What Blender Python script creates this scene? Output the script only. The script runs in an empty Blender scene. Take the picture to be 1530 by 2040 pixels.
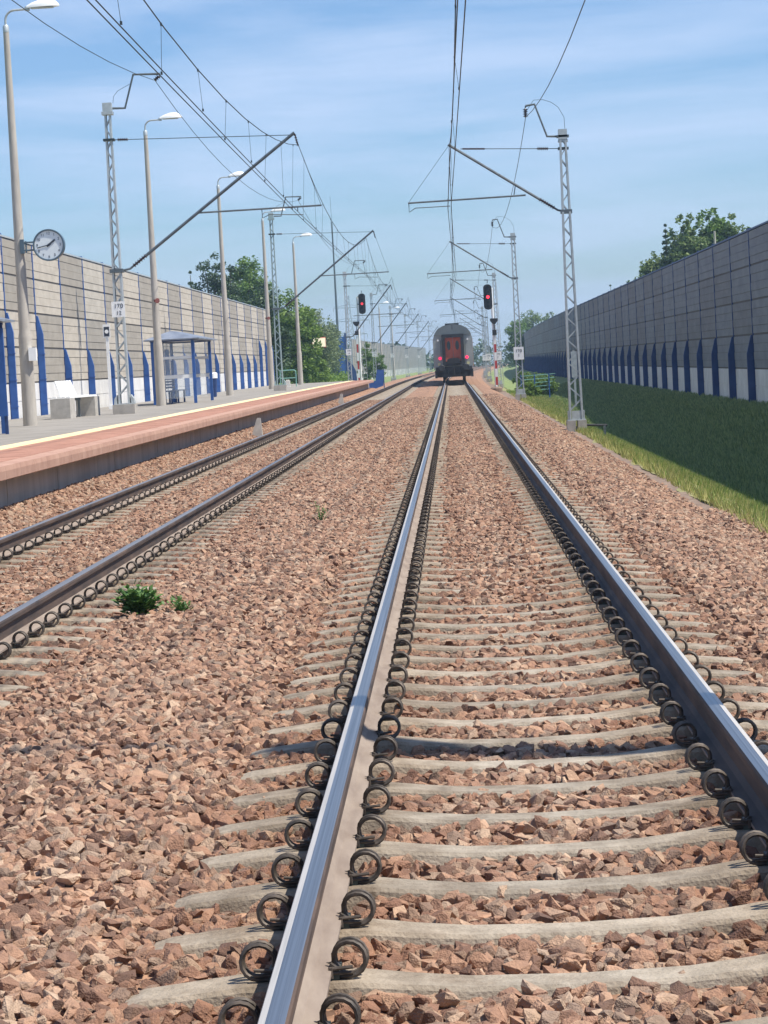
import bpy, bmesh, math, random
import numpy as np
from mathutils import Vector, Matrix
rnd = random.Random(7)
S = bpy.context.scene
COL = S.collection
PI = math.pi

# ------------------------------------------------------------------ materials
def nodes_of(name):
    m = bpy.data.materials.new(name); m.use_nodes = True
    nt = m.node_tree
    return m, nt, nt.nodes['Principled BSDF']

def pm(name, c1, c2=None, scale=5.0, rough=.8, metal=0.0, bump=0.0, bscale=None, detail=5.0, stretch=(1, 1, 1), rvar=0.0, lo=.35, hi=.65, coat=0.0):
    """principled material, two real surface tones mixed by noise, optional bump"""
    m, nt, b = nodes_of(name)
    L = nt.links.new
    b.inputs['Roughness'].default_value = rough
    b.inputs['Metallic'].default_value = metal
    if coat: b.inputs['Coat Weight'].default_value = coat
    if c2 is None and not bump:
        b.inputs['Base Color'].default_value = (*c1, 1); return m
    tc = nt.nodes.new('ShaderNodeTexCoord')
    mp = nt.nodes.new('ShaderNodeMapping'); mp.inputs['Scale'].default_value = stretch
    L(tc.outputs['Object'], mp.inputs['Vector'])
    vec = mp.outputs['Vector']
    if rvar:
        oi = nt.nodes.new('ShaderNodeObjectInfo')
        ad = nt.nodes.new('ShaderNodeVectorMath'); ad.operation = 'ADD'
        sc = nt.nodes.new('ShaderNodeMath'); sc.operation = 'MULTIPLY'; sc.inputs[1].default_value = 40
        L(oi.outputs['Random'], sc.inputs[0]); L(vec, ad.inputs[0]); L(sc.outputs[0], ad.inputs[1]); vec = ad.outputs[0]
    if c2 is not None:
        n = nt.nodes.new('ShaderNodeTexNoise'); n.inputs['Scale'].default_value = scale; n.inputs['Detail'].default_value = detail
        n.inputs['Roughness'].default_value = .62
        L(vec, n.inputs['Vector'])
        r = nt.nodes.new('ShaderNodeValToRGB')
        r.color_ramp.elements[0].position = lo; r.color_ramp.elements[1].position = hi
        r.color_ramp.elements[0].color = (*c1, 1); r.color_ramp.elements[1].color = (*c2, 1)
        L(n.outputs['Fac'], r.inputs['Fac'])
        out = r.outputs['Color']
        if rvar:
            hs = nt.nodes.new('ShaderNodeHueSaturation')
            mr = nt.nodes.new('ShaderNodeMapRange'); mr.inputs['To Min'].default_value = 1 - rvar; mr.inputs['To Max'].default_value = 1 + rvar
            L(oi.outputs['Random'], mr.inputs['Value']); L(mr.outputs[0], hs.inputs['Value']); L(out, hs.inputs['Color']); out = hs.outputs['Color']
        L(out, b.inputs['Base Color'])
    else:
        b.inputs['Base Color'].default_value = (*c1, 1)
    if bump:
        n2 = nt.nodes.new('ShaderNodeTexNoise'); n2.inputs['Scale'].default_value = bscale or scale * 4; n2.inputs['Detail'].default_value = 6
        L(vec, n2.inputs['Vector'])
        bp = nt.nodes.new('ShaderNodeBump'); bp.inputs['Strength'].default_value = bump; bp.inputs['Distance'].default_value = .02
        L(n2.outputs['Fac'], bp.inputs['Height']); L(bp.outputs['Normal'], b.inputs['Normal'])
    return m

def emis(name, col, strength, base=None):
    m, nt, b = nodes_of(name)
    b.inputs['Base Color'].default_value = (*(base or col), 1)
    b.inputs['Emission Color'].default_value = (*col, 1); b.inputs['Emission Strength'].default_value = strength
    b.inputs['Roughness'].default_value = .3
    return m

M = {}
M['concrete_sleeper'] = pm('sleeper concrete', (.265, .228, .178), (.39, .34, .272), 9, .9, bump=.45, bscale=70, rvar=.14)
def sleeper_mat():
    m = M['concrete_sleeper']; nt = m.node_tree; b = nt.nodes['Principled BSDF']; L = nt.links.new
    src = b.inputs['Base Color'].links[0].from_socket
    tc = nt.nodes.new('ShaderNodeNewGeometry'); n = nt.nodes.new('ShaderNodeTexNoise'); n.inputs['Scale'].default_value = 4.5; n.inputs['Detail'].default_value = 9; n.inputs['Roughness'].default_value = .7
    L(tc.outputs['Position'], n.inputs['Vector']); r = nt.nodes.new('ShaderNodeValToRGB')
    r.color_ramp.elements[0].position = .33; r.color_ramp.elements[1].position = .56; r.color_ramp.elements[0].color = (.50, .44, .38, 1); r.color_ramp.elements[1].color = (1, 1, 1, 1)
    L(n.outputs['Fac'], r.inputs['Fac']); mm = nt.nodes.new('ShaderNodeMix'); mm.data_type = 'RGBA'; mm.blend_type = 'MULTIPLY'; mm.inputs['Factor'].default_value = .8
    L(src, mm.inputs[6]); L(r.outputs['Color'], mm.inputs[7]); L(rail_stain(nt, mm.outputs[2], (.80, .73, .66)), b.inputs['Base Color'])
M['concrete_grey'] = pm('grey concrete', (.33, .31, .28), (.44, .41, .37), 4, .9, bump=.2, bscale=60)
M['concrete_pole'] = pm('spun concrete pole', (.36, .33, .29), (.47, .44, .39), 2.2, .9, bump=.12, bscale=40, stretch=(3, 3, .6))
M['concrete_white'] = pm('pale concrete', (.62, .60, .55), (.76, .74, .69), 2.5, .85)
M['rail_side'] = pm('rusty rail flank and painted foot shade', (.034, .027, .026), (.115, .075, .055), 9, .75, bump=.1, stretch=(1, .15, 1))
M['rail_foot'] = pm('dusty rail foot', (.20, .155, .125), (.29, .235, .19), 12, .85, stretch=(1, .2, 1))
M['rail_run'] = pm('polished running surface', (.21, .215, .225), (.40, .405, .41), 2.2, .34, metal=.9, stretch=(60, .12, 1))
M['rail_edge'] = pm('dull field edge of rail head', (.44, .42, .39), (.56, .53, .49), 5, .5, stretch=(20, .3, 1), metal=.25)
M['rail_run_old'] = pm('lightly used running surface', (.26, .25, .245), (.36, .345, .33), 3, .42, metal=.75, stretch=(30, .25, 1))
M['clip'] = pm('blackened spring steel', (.038, .032, .027), (.125, .100, .080), 22, .6, metal=.35, rvar=.25)
M['clip_plastic'] = pm('insulator plastic', (.035, .045, .035), (.07, .085, .065), 30, .6)
M['ballast_base'] = None
M['plat_wall'] = pm('platform wall concrete', (.44, .39, .32), (.60, .535, .45), 1.6, .92, bump=.2, bscale=30, stretch=(1, 1.2, .35))
M['plat_red'] = pm('red platform paving', (.29, .138, .092), (.42, .215, .150), 2.2, .88, bump=.1, bscale=40)
M['plat_coping'] = pm('pink coping slab', (.36, .205, .150), (.45, .275, .205), 3, .88)
M['plat_grey'] = pm('grey paving slabs', (.215, .20, .178), (.285, .265, .238), 1.3, .92, bump=.1, bscale=30)
M['yellow'] = pm('worn yellow line paint', (.80, .60, .30), (.88, .72, .44), 4, .7)
M['panel_light'] = pm('pale absorber panel', (.41, .37, .305), (.53, .485, .41), 1.3, .92, bump=.3, bscale=26, stretch=(1, 1, 2.2), lo=.3, hi=.7)
M['panel_dark'] = pm('grey absorber panel', (.285, .26, .22), (.365, .335, .285), 1.3, .92, bump=.3, bscale=26, stretch=(1, 1, 2.2), lo=.3, hi=.7)
M['panel_shade_a'] = pm('absorber panel with shade in colour', (.20, .215, .235), (.255, .27, .285), .8, .92, bump=.3, bscale=26, stretch=(1, 1, 2.2))  # shaded wall's dark bluish skylight tone is put into the panel colour
M['panel_shade_b'] = pm('darker absorber panel with shade in colour', (.185, .19, .20), (.235, .24, .245), .8, .92, bump=.3, bscale=26, stretch=(1, 1, 2.2))  # second panel tone, same shade painted in, slightly darker
M['panel_far'] = pm('brown grey absorber panel', (.27, .255, .235), (.34, .32, .30), 1.3, .92)
M['panel_joint'] = pm('panel backing', (.10, .095, .09))
M['concrete_bench'] = pm('bench concrete', (.38, .36, .325), (.50, .475, .43), 5, .9, bump=.15, bscale=50)
M['plinth'] = pm('whitish plinth concrete', (.62, .615, .60), (.74, .735, .72), 1.5, .85)
M['blue'] = pm('blue painted steel', (.022, .085, .30), (.035, .12, .38), 3, .45)
M['blue_dark'] = pm('deep blue painted steel', (.016, .045, .16), (.026, .07, .21), 3, .5)
M['galv'] = pm('galvanised steel', (.40, .44, .45), (.52, .555, .56), 6, .5, metal=.35)
M['galv_teal'] = pm('weathered painted steel', (.29, .38, .38), (.38, .47, .47), 6, .55, metal=.25)
M['steel_dark'] = pm('dark cantilever tube', (.10, .125, .14), (.15, .175, .19), 6, .5, metal=.4)
M['wire'] = pm('copper wire weathered', (.045, .06, .065), None, rough=.55, metal=.4)
M['horn_red'] = pm('faded dark red plastic', (.16, .045, .04), (.22, .07, .06), 4, .6)
M['insul'] = pm('brown glazed insulator', (.045, .03, .03), None, rough=.25)
M['white_paint'] = pm('white paint', (.84, .85, .84), (.88, .885, .875), 3, .5)
M['lamp_white'] = pm('white lamp housing', (.82, .83, .82), None, rough=.35)
M['black'] = pm('matt black', (.012, .013, .016), (.022, .023, .026), 8, .6)
M['sign_text'] = pm('dark sign lettering', (.03, .04, .06), None, rough=.6)
M['red_paint'] = pm('red paint', (.42, .03, .03), (.50, .05, .045), 4, .55)
M['clock_rim'] = pm('clock case grey blue', (.10, .15, .19), None, rough=.4, metal=.3)
M['clock_face'] = pm('clock dial', (.74, .80, .82), None, rough=.35)
M['glass'] = None
M['red_lamp'] = emis('lit red signal lens', (1, .03, .055), 2.6)
M['red_lamp_dim'] = emis('lit red signal lens seen off axis', (1, .05, .07), .9)
M['tail_lamp'] = emis('lit red tail lamp', (1, .02, .09), 1.5)
M['lens_off'] = pm('unlit lens', (.02, .022, .03), None, rough=.15)
M['coach_grey'] = pm('coach silver grey', (.25, .275, .27), (.33, .355, .345), 1.2, .45, coat=.2)
M['coach_dark'] = pm('coach dark grey', (.016, .018, .021), (.030, .034, .038), 2, .55)
M['coach_roof'] = pm('coach roof grey', (.115, .14, .145), (.165, .19, .195), 1.0, .5)
M['coach_orange'] = pm('coach orange red door', (.46, .085, .04), (.55, .12, .06), 2, .5)
M['yellow_mark'] = pm('pale yellow marking', (.62, .60, .32), None, rough=.6)
M['window_dark'] = pm('tinted coach window', (.025, .035, .04), None, rough=.08)
M['shelter_roof'] = pm('scratched smoky roof sheet', (.09, .105, .14), (.26, .285, .33), 1.5, .35)
M['bark'] = pm('bark', (.09, .065, .045), (.15, .115, .08), 8, .95, bump=.3)
M['green_paint'] = pm('green painted rail', (.16, .36, .31), (.22, .43, .37), 4, .5)
M['sign_cream'] = pm('cream sign face', (.88, .78, .54), (.92, .83, .62), 3, .6)
M['soil'] = None

def foliage(name, c1, c2, trans=.25):
    m, nt, b = nodes_of(name); L = nt.links.new
    g = nt.nodes.new('ShaderNodeNewGeometry')
    r = nt.nodes.new('ShaderNodeValToRGB')
    r.color_ramp.elements[0].color = (*c1, 1); r.color_ramp.elements[1].color = (*c2, 1)
    L(g.outputs['Random Per Island'], r.inputs['Fac'])
    L(r.outputs['Color'], b.inputs['Base Color']); b.inputs['Roughness'].default_value = .6
    tr = nt.nodes.new('ShaderNodeBsdfTranslucent'); L(r.outputs['Color'], tr.inputs['Color'])
    mx = nt.nodes.new('ShaderNodeMixShader'); mx.inputs[0].default_value = trans
    L(b.outputs[0], mx.inputs[1]); L(tr.outputs[0], mx.inputs[2])
    L(mx.outputs[0], nt.nodes['Material Output'].inputs['Surface'])
    return m
M['leaf_dark'] = foliage('dark conifer needles', (.026, .058, .024), (.085, .135, .055), .15)
M['leaf_mid'] = foliage('fresh green leaves', (.075, .150, .028), (.20, .31, .070), .35)
M['leaf_grey'] = foliage('grey green willow leaves', (.11, .155, .065), (.26, .32, .155), .35)
M['leaf_bright'] = foliage('bright green leaves', (.105, .19, .028), (.24, .35, .070), .4)
M['leaf_birch'] = foliage('birch leaves', (.070, .13, .034), (.21, .275, .090), .3)
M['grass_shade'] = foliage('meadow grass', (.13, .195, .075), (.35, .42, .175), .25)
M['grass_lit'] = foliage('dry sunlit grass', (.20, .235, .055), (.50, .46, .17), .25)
M['weed'] = foliage('weed leaves', (.030, .095, .018), (.13, .25, .055), .2)

def glass_mat():
    m, nt, b = nodes_of('shelter glazing')
    b.inputs['Base Color'].default_value = (.75, .85, .9, 1); b.inputs['Roughness'].default_value = .03
    b.inputs['Alpha'].default_value = .13; b.inputs['Metallic'].default_value = .0
    return m
M['glass'] = glass_mat()

def rail_stain(nt, col, tint):
    """brake dust and rust that has really settled on what lies close to the rails"""
    L = nt.links.new; N = nt.nodes.new
    g = N('ShaderNodeNewGeometry'); sx = N('ShaderNodeSeparateXYZ'); L(g.outputs['Position'], sx.inputs[0])
    d = None
    for x in (-.7535, .7535, -3.96 - .7535, -3.96 + .7535):
        a = N('ShaderNodeMath'); a.operation = 'SUBTRACT'; L(sx.outputs['X'], a.inputs[0]); a.inputs[1].default_value = x
        ab = N('ShaderNodeMath'); ab.operation = 'ABSOLUTE'; L(a.outputs[0], ab.inputs[0])
        if d is None: d = ab
        else:
            mn = N('ShaderNodeMath'); mn.operation = 'MINIMUM'; L(d.outputs[0], mn.inputs[0]); L(ab.outputs[0], mn.inputs[1]); d = mn
    n = N('ShaderNodeTexNoise'); n.inputs['Scale'].default_value = 1.3; n.inputs['Detail'].default_value = 4; L(g.outputs['Position'], n.inputs['Vector'])
    ad = N('ShaderNodeMath'); ad.operation = 'MULTIPLY_ADD'; L(n.outputs['Fac'], ad.inputs[0]); ad.inputs[1].default_value = -.9; L(d.outputs[0], ad.inputs[2])
    mr = N('ShaderNodeMapRange'); mr.inputs['From Min'].default_value = -.38; mr.inputs['From Max'].default_value = .22; mr.inputs['To Min'].default_value = .85; mr.inputs['To Max'].default_value = 0
    L(ad.outputs[0], mr.inputs['Value'])
    m = N('ShaderNodeMix'); m.data_type = 'RGBA'; m.blend_type = 'MULTIPLY'; L(mr.outputs[0], m.inputs['Factor']); L(col, m.inputs[6]); m.inputs[7].default_value = (*tint, 1)
    return m.outputs[2]

def stone_mat():
    m, nt, b = nodes_of('crushed reddish porphyry'); L = nt.links.new
    oi = nt.nodes.new('ShaderNodeObjectInfo')
    r = nt.nodes.new('ShaderNodeValToRGB'); cr = r.color_ramp; cr.interpolation = 'LINEAR'
    stops = [(0, (0.130, 0.073, 0.049)), (.14, (0.208, 0.111, 0.070)), (.28, (0.317, 0.172, 0.104)), (.42, (0.390, 0.229, 0.142)), (.54, (0.263, 0.140, 0.088)),
             (.66, (0.431, 0.268, 0.169)), (.76, (0.221, 0.149, 0.106)), (.85, (0.331, 0.232, 0.162)), (.94, (0.485, 0.335, 0.222)), (1, (0.163, 0.096, 0.066))]
    while len(cr.elements) < len(stops): cr.elements.new(.5)
    for e, (p, c) in zip(cr.elements, stops): e.position = p; e.color = (*c, 1)
    L(oi.outputs['Random'], r.inputs['Fac'])
    tc = nt.nodes.new('ShaderNodeTexCoord'); n = nt.nodes.new('ShaderNodeTexNoise'); n.inputs['Scale'].default_value = 1.6; n.inputs['Detail'].default_value = 6
    L(tc.outputs['Object'], n.inputs['Vector'])
    mr = nt.nodes.new('ShaderNodeMapRange'); mr.inputs['From Min'].default_value = .3; mr.inputs['From Max'].default_value = .7
    mr.inputs['To Min'].default_value = .78; mr.inputs['To Max'].default_value = 1.22
    L(n.outputs['Fac'], mr.inputs['Value'])
    hs = nt.nodes.new('ShaderNodeHueSaturation'); hs.inputs['Saturation'].default_value = .96
    L(r.outputs['Color'], hs.inputs['Color']); L(mr.outputs[0], hs.inputs['Value'])
    L(rail_stain(nt, hs.outputs['Color'], (.62, .50, .43)), b.inputs['Base Color'])
    b.inputs['Roughness'].default_value = .85
    bp = nt.nodes.new('ShaderNodeBump'); bp.inputs['Strength'].default_value = .35; bp.inputs['Distance'].default_value = .1
    n2 = nt.nodes.new('ShaderNodeTexNoise'); n2.inputs['Scale'].default_value = 6; L(tc.outputs['Object'], n2.inputs['Vector'])
    L(n2.outputs['Fac'], bp.inputs['Height']); L(bp.outputs['Normal'], b.inputs['Normal'])
    return m
M['stone'] = stone_mat()
sleeper_mat()

def ballast_mat():
    """far ballast: packed cells of stone-sized tone with a strong bump"""
    m, nt, b = nodes_of('packed ballast'); L = nt.links.new
    tc = nt.nodes.new('ShaderNodeTexCoord')
    v = nt.nodes.new('ShaderNodeTexVoronoi'); v.inputs['Scale'].default_value = 17; L(tc.outputs['Object'], v.inputs['Vector'])
    sp = nt.nodes.new('ShaderNodeSeparateColor'); L(v.outputs['Color'], sp.inputs[0])
    r = nt.nodes.new('ShaderNodeValToRGB'); cr = r.color_ramp
    stops = [(0, (0.126, 0.068, 0.042)), (.25, (0.237, 0.130, 0.079)), (.5, (0.358, 0.203, 0.124)), (.75, (0.428, 0.254, 0.160)), (1, (0.278, 0.164, 0.106))]
    while len(cr.elements) < len(stops): cr.elements.new(.5)
    for e, (p, c) in zip(cr.elements, stops): e.position = p; e.color = (*c, 1)
    L(sp.outputs[0], r.inputs['Fac'])
    n = nt.nodes.new('ShaderNodeTexNoise'); n.inputs['Scale'].default_value = .5; n.inputs['Detail'].default_value = 4; L(tc.outputs['Object'], n.inputs['Vector'])
    mr = nt.nodes.new('ShaderNodeMapRange'); mr.inputs['From Min'].default_value = .3; mr.inputs['From Max'].default_value = .7
    mr.inputs['To Min'].default_value = .82; mr.inputs['To Max'].default_value = 1.15; L(n.outputs['Fac'], mr.inputs['Value'])
    hs = nt.nodes.new('ShaderNodeHueSaturation'); L(r.outputs['Color'], hs.inputs['Color']); L(mr.outputs[0], hs.inputs['Value'])
    L(hs.outputs['Color'], b.inputs['Base Color']); b.inputs['Roughness'].default_value = .9
    bp = nt.nodes.new('ShaderNodeBump'); bp.inputs['Strength'].default_value = .9; bp.inputs['Distance'].default_value = .04
    L(v.outputs['Distance'], bp.inputs['Height']); bp.invert = True; L(bp.outputs['Normal'], b.inputs['Normal'])
    return m
M['ballast_base'] = ballast_mat()
M['soil'] = pm('stony reddish soil', (.15, .105, .080), (.27, .195, .145), 6, .95, bump=.5, bscale=25)
M['grass_ground'] = pm('grassy ground', (.115, .175, .056), (.24, .285, .105), 2.6, .95, bump=.6, bscale=18)
M['dry_ground'] = pm('dry grassy verge', (.19, .20, .07), (.30, .27, .13), 2.2, .95, bump=.6, bscale=18)

# ------------------------------------------------------------------ mesh builder
class MB:
    def __init__(s): s.v = []; s.f = []; s.m = []
    def add(s, vs, fs, mi=0):
        o = len(s.v); s.v += [tuple(v) for v in vs]; s.f += [tuple(i + o for i in f) for f in fs]; s.m += [mi] * len(fs)
    def box(s, x0, x1, y0, y1, z0, z1, mi=0):
        s.add([(x0, y0, z0), (x1, y0, z0), (x1, y1, z0), (x0, y1, z0), (x0, y0, z1), (x1, y0, z1), (x1, y1, z1), (x0, y1, z1)],
              [(0, 3, 2, 1), (4, 5, 6, 7), (0, 1, 5, 4), (1, 2, 6, 5), (2, 3, 7, 6), (3, 0, 4, 7)], mi)
    def tube(s, pts, r, n=8, mi=0, caps=True, r2=None):
        pts = [Vector(p) for p in pts]; N = len(pts); rings = []
        up = None
        for i, p in enumerate(pts):
            if i == 0: t = pts[1] - p
            elif i == N - 1: t = p - pts[i - 1]
            else: t = (pts[i + 1] - p).normalized() + (p - pts[i - 1]).normalized()
            if t.length < 1e-9: t = pts[min(i + 1, N - 1)] - pts[max(i - 1, 0)]
            t.normalize()
            if up is None:
                a = Vector((0, 0, 1)) if abs(t.z) < .9 else Vector((1, 0, 0))
            else: a = up
            u = t.cross(a)
            if u.length < 1e-6: u = t.cross(Vector((1, .3, .2)))
            u.normalize(); w = u.cross(t).normalized(); up = w
            rr = r if r2 is None else r + (r2 - r) * i / (N - 1)
            if isinstance(r, (list, tuple)): rr = r[i]
            rings.append([p + u * (rr * math.cos(2 * PI * k / n)) + w * (rr * math.sin(2 * PI * k / n)) for k in range(n)])
        vs = [v for R in rings for v in R]; fs = []
        for i in range(N - 1):
            for k in range(n):
                a = i * n + k; b = i * n + (k + 1) % n
                fs.append((a, b, b + n, a + n))
        if caps:
            fs.append(tuple(range(n - 1, -1, -1))); fs.append(tuple(range((N - 1) * n, N * n)))
        s.add(vs, fs, mi)
    def bar(s, a, b, w, h, mi=0):
        """rectangular bar between two points"""
        a = Vector(a); b = Vector(b); t = (b - a).normalized()
        q = Vector((0, 1, 0)) if abs(t.y) < .9 else Vector((1, 0, 0))
        u = t.cross(q).normalized(); v = u.cross(t).normalized()
        vs = [p + u * (i * w / 2) + v * (j * h / 2) for p in (a, b) for i, j in ((-1, -1), (1, -1), (1, 1), (-1, 1))]
        s.add(vs, [(0, 1, 2, 3), (7, 6, 5, 4), (0, 4, 5, 1), (1, 5, 6, 2), (2, 6, 7, 3), (3, 7, 4, 0)], mi)
    def prism(s, poly, y0, y1, mi=0, axis='y'):
        """extrude an xz polygon along y (or a yz polygon along x)"""
        n = len(poly)
        if axis == 'y': vs = [(x, y0, z) for x, z in poly] + [(x, y1, z) for x, z in poly]
        elif axis == 'x': vs = [(y0, a, z) for a, z in poly] + [(y1, a, z) for a, z in poly]
        else: vs = [(a, b, y0) for a, b in poly] + [(a, b, y1) for a, b in poly]
        fs = [tuple(range(n)), tuple(range(2 * n - 1, n - 1, -1))] + [(i, i + n, (i + 1) % n + n, (i + 1) % n) for i in range(n)]
        s.add(vs, fs, mi)
    def lathe(s, prof, c=(0, 0, 0), n=16, mi=0, d=(0, 0, 1), caps=True):
        d = Vector(d).normalized(); a = Vector((1, 0, 0)) if abs(d.x) < .9 else Vector((0, 1, 0))
        u = d.cross(a).normalized(); w = d.cross(u); c = Vector(c); vs = []
        for r, h in prof:
            vs += [c + d * h + (u * math.cos(2 * PI * k / n) + w * math.sin(2 * PI * k / n)) * r for k in range(n)]
        fs = []
        for i in range(len(prof) - 1):
            for k in range(n):
                p = i * n + k; q = i * n + (k + 1) % n; fs.append((p, q, q + n, p + n))
        if caps: fs.append(tuple(range(n - 1, -1, -1))); fs.append(tuple(range((len(prof) - 1) * n, len(prof) * n)))
        s.add(vs, fs, mi)
    def build(s, name, mats, parent=None, loc=(0, 0, 0), smooth=False, recalc=True):
        me = bpy.data.meshes.new(name); me.from_pydata(s.v, [], s.f)
        if not isinstance(mats, (list, tuple)): mats = [mats]
        for m in mats: me.materials.append(M[m] if isinstance(m, str) else m)
        if len(mats) > 1: me.polygons.foreach_set('material_index', s.m)
        if recalc:
            bm = bmesh.new(); bm.from_mesh(me); bmesh.ops.recalc_face_normals(bm, faces=bm.faces); bm.to_mesh(me); bm.free()
        if smooth:
            me.polygons.foreach_set('use_smooth', [True] * len(me.polygons))
            try: me.set_sharp_from_angle(angle=math.radians(40))
            except Exception: pass
        o = bpy.data.objects.new(name, me); COL.objects.link(o); o.location = loc
        if parent: o.parent = parent
        return o

def tag(o, label=None, cat=None, group=None, kind=None):
    if label: o['label'] = label
    if cat: o['category'] = cat
    if group: o['group'] = group
    if kind: o['kind'] = kind
    return o
def thing(name, loc, label, cat, group=None, rz=0):
    o = bpy.data.objects.new(name, None); COL.objects.link(o); o.location = loc; o.rotation_euler = (0, 0, rz); o.empty_display_size = .2
    return tag(o, label, cat, group)
def copy_tree(o, parent=None):
    c = o.copy(); COL.objects.link(c)
    if parent: c.parent = parent
    for ch in list(o.children): copy_tree(ch, c)
    return c
def text_mesh(name, txt, size, mat, parent, loc, rot, ext=.004):
    cu = bpy.data.curves.new(name, 'FONT'); cu.body = txt; cu.size = size; cu.align_x = 'CENTER'; cu.align_y = 'CENTER'; cu.extrude = ext
    tmp = bpy.data.objects.new('tmp', cu); COL.objects.link(tmp)
    dg = bpy.context.evaluated_depsgraph_get(); me = bpy.data.meshes.new_from_object(tmp.evaluated_get(dg))
    bpy.data.objects.remove(tmp); me.materials.clear(); me.materials.append(M[mat])
    o = bpy.data.objects.new(name, me); COL.objects.link(o); o.parent = parent; o.location = loc; o.rotation_euler = rot
    return o

def cx(y):                                   # the line bends gently to the right beyond the platform
    return max(0.0, y - 170.0) ** 2 / 20000.0
TX = -3.96                                   # axis of the platform-side track
HG = .7535

# ------------------------------------------------------------------ ground and earthworks
def ditch(y):                                # depth of the trackside ditch, shallower further on
    if y < 95: return 1.0
    if y > 128: return .35
    return 1 - .65 * (y - 95) / 33
def right_z(x, y):
    d = ditch(y)
    P = [(3.1, -.56), (4.2, -.56 - .48 * d), (5.2, -.56 - 1.02 * d), (5.5, -.56 - 1.04 * d), (6.6, -.56 - .66 * d), (8.0, -.34 - .08 * d), (8.7, -.26), (12, -.3), (60, -.8)]
    if x <= P[0][0]: return P[0][1]
    for (a, b), (c, e) in zip(P, P[1:]):
        if x <= c: return b + (e - b) * (x - a) / (c - a)
    return P[-1][1]

g = MB(); g.add([(-1500, -90, -2.2), (1500, -90, -2.2), (1500, 1500, -2.2), (-1500, 1500, -2.2)], [(0, 1, 2, 3)])
tag(g.build('ground', 'grass_ground'), kind='structure')

def strip(name, xs, ys, zf, mat, jitter=0, xj=0):
    vs = []; fs = []; n = len(xs)
    for y in ys:
        for x in xs: vs.append((x + cx(y) + (rnd.uniform(-xj, xj) if xj else 0), y, zf(x, y) + (rnd.uniform(-jitter, jitter) if jitter else 0)))
    for j in range(len(ys) - 1):
        for i in range(n - 1):
            a = j * n + i; fs.append((a, a + 1, a + n + 1, a + n))
    b = MB(); b.add(vs, fs)
    return tag(b.build(name, mat, recalc=False), kind='structure')
ysA = list(np.arange(-40, 130, 1.0)) + list(np.arange(130, 300, 5.0)) + list(np.arange(300, 900, 20.0))
strip('embankment_slope', [3.55, 3.8, 4.2, 4.6, 5.0, 5.2, 5.35, 5.5, 5.8, 6.2, 6.6, 7.2, 8.0, 8.7, 9.6, 14, 30, 60], ysA, right_z, 'grass_ground', .035)
strip('verge', [2.95, 3.2, 3.6], ysA, lambda x, y: -.535 if x < 3.3 else right_z(x, y) - .02, 'dry_ground', .02, .09)
strip('left_field', [-60, -30, -14, -12.2, -9, -5.9], [166.4] + [y for y in ysA if y > 167], lambda x, y: -.35, 'grass_ground', .05)
strip('back_field', [-90, -30, -13.2], ysA, lambda x, y: -.3, 'grass_ground', .05)

def ballast_z(x, y=0):
    a = abs(x); b = abs(x - TX)
    if a < 1.32 or b < 1.32: return (-.243 if min(a, b) > .5 else -.252) if y < 17 else (-.243 if min(a, b) > .42 else -.234)
    if x > 1.32:
        if x < 1.85: return -.222
        if x < 2.55: return -.222 - (x - 1.85) / .7 * .31
        return -.54
    if x > TX: return -.228 + .03 * math.cos((x + 1.98) / .66 * PI / 2)
    return -.235 + .175 * min(1, max(0, (TX - 1.32 - x) / .55))
xs = [-6.2, -5.8, -5.5, TX - 1.4, TX - 1.3, TX - .9, TX - .4, TX, TX + .4, TX + .9, TX + 1.3, TX + 1.4, -2.3, -2.0, -1.7, -1.4, -1.3, -.9, -.4, 0, .4, .9, 1.3, 1.4, 1.85, 2.1, 2.3, 2.55]
strip('ballast_bed', xs, list(np.arange(-20, 120, .6)) + list(np.arange(120, 300, 3)) + list(np.arange(300, 900, 15)), ballast_z, 'ballast_base', .012)
strip('path', [2.5, 2.8, 3.2], ysA, lambda x, y: -.545, 'soil', .02)

# ------------------------------------------------------------------ rails
def rail(name, x, label, used):
    prof = [(-.075, -.172), (.075, -.172), (.075, -.160), (.030, -.148), (.011, -.130), (.009, -.060), (.014, -.048), (.035, -.038), (.036, -.014), (.031, -.004),
            (.012, 0.0), (-.014, 0.0), (-.031, -.004), (-.036, -.014), (-.035, -.038), (-.014, -.048), (-.009, -.060), (-.011, -.130), (-.030, -.148), (-.075, -.160)]
    # material per profile edge: 0 flank and painted shade on left foot 1 foot 2 running 3 field edge
    mi = [1, 1, 1, 1, 0, 0, 0, 0, 0, 2, 2, 2, 3, 0, 0, 0, 0, 1, 1, 1]
    if x > TX + 1 and abs(x - HG) < .01 or abs(x - (TX + HG)) < .01:       # right-hand rail of a track: field side is +x
        mi[8] = 0; mi[9] = 3; mi[11] = 2; mi[12] = 0; mi[17] = mi[18] = 0
    else:
        mi[8] = 0; mi[9] = 2; mi[11] = 3; mi[12] = 3; mi[13] = 0; mi[17] = mi[18] = 0
    ys = list(np.arange(-25, 200, 5.0)) + list(np.arange(200, 880, 8.0)); n = len(prof); b = MB(); vs = []; fs = []; ms = []
    for y in ys: vs += [(x + cx(y) + px, y, pz) for px, pz in prof]
    for j in range(len(ys) - 1):
        for i in range(n):
            a = j * n + i; c = j * n + (i + 1) % n
            fs.append((a, c, c + n, a + n)); ms.append(mi[i])
    b.v = vs; b.f = fs; b.m = ms
    o = b.build(name, ['rail_side', 'rail_foot', 'rail_run' if used else 'rail_run_old', 'rail_edge' if used else 'rail_run_old'], recalc=True)
    return tag(o, label, 'rail', 'rails of the two tracks')
rail('rail', -HG, 'shiny rail in the foreground, left one of the track the train stands on', True)
rail('rail', HG, 'shiny rail running to the lower right edge, right one under the train', True)
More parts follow.
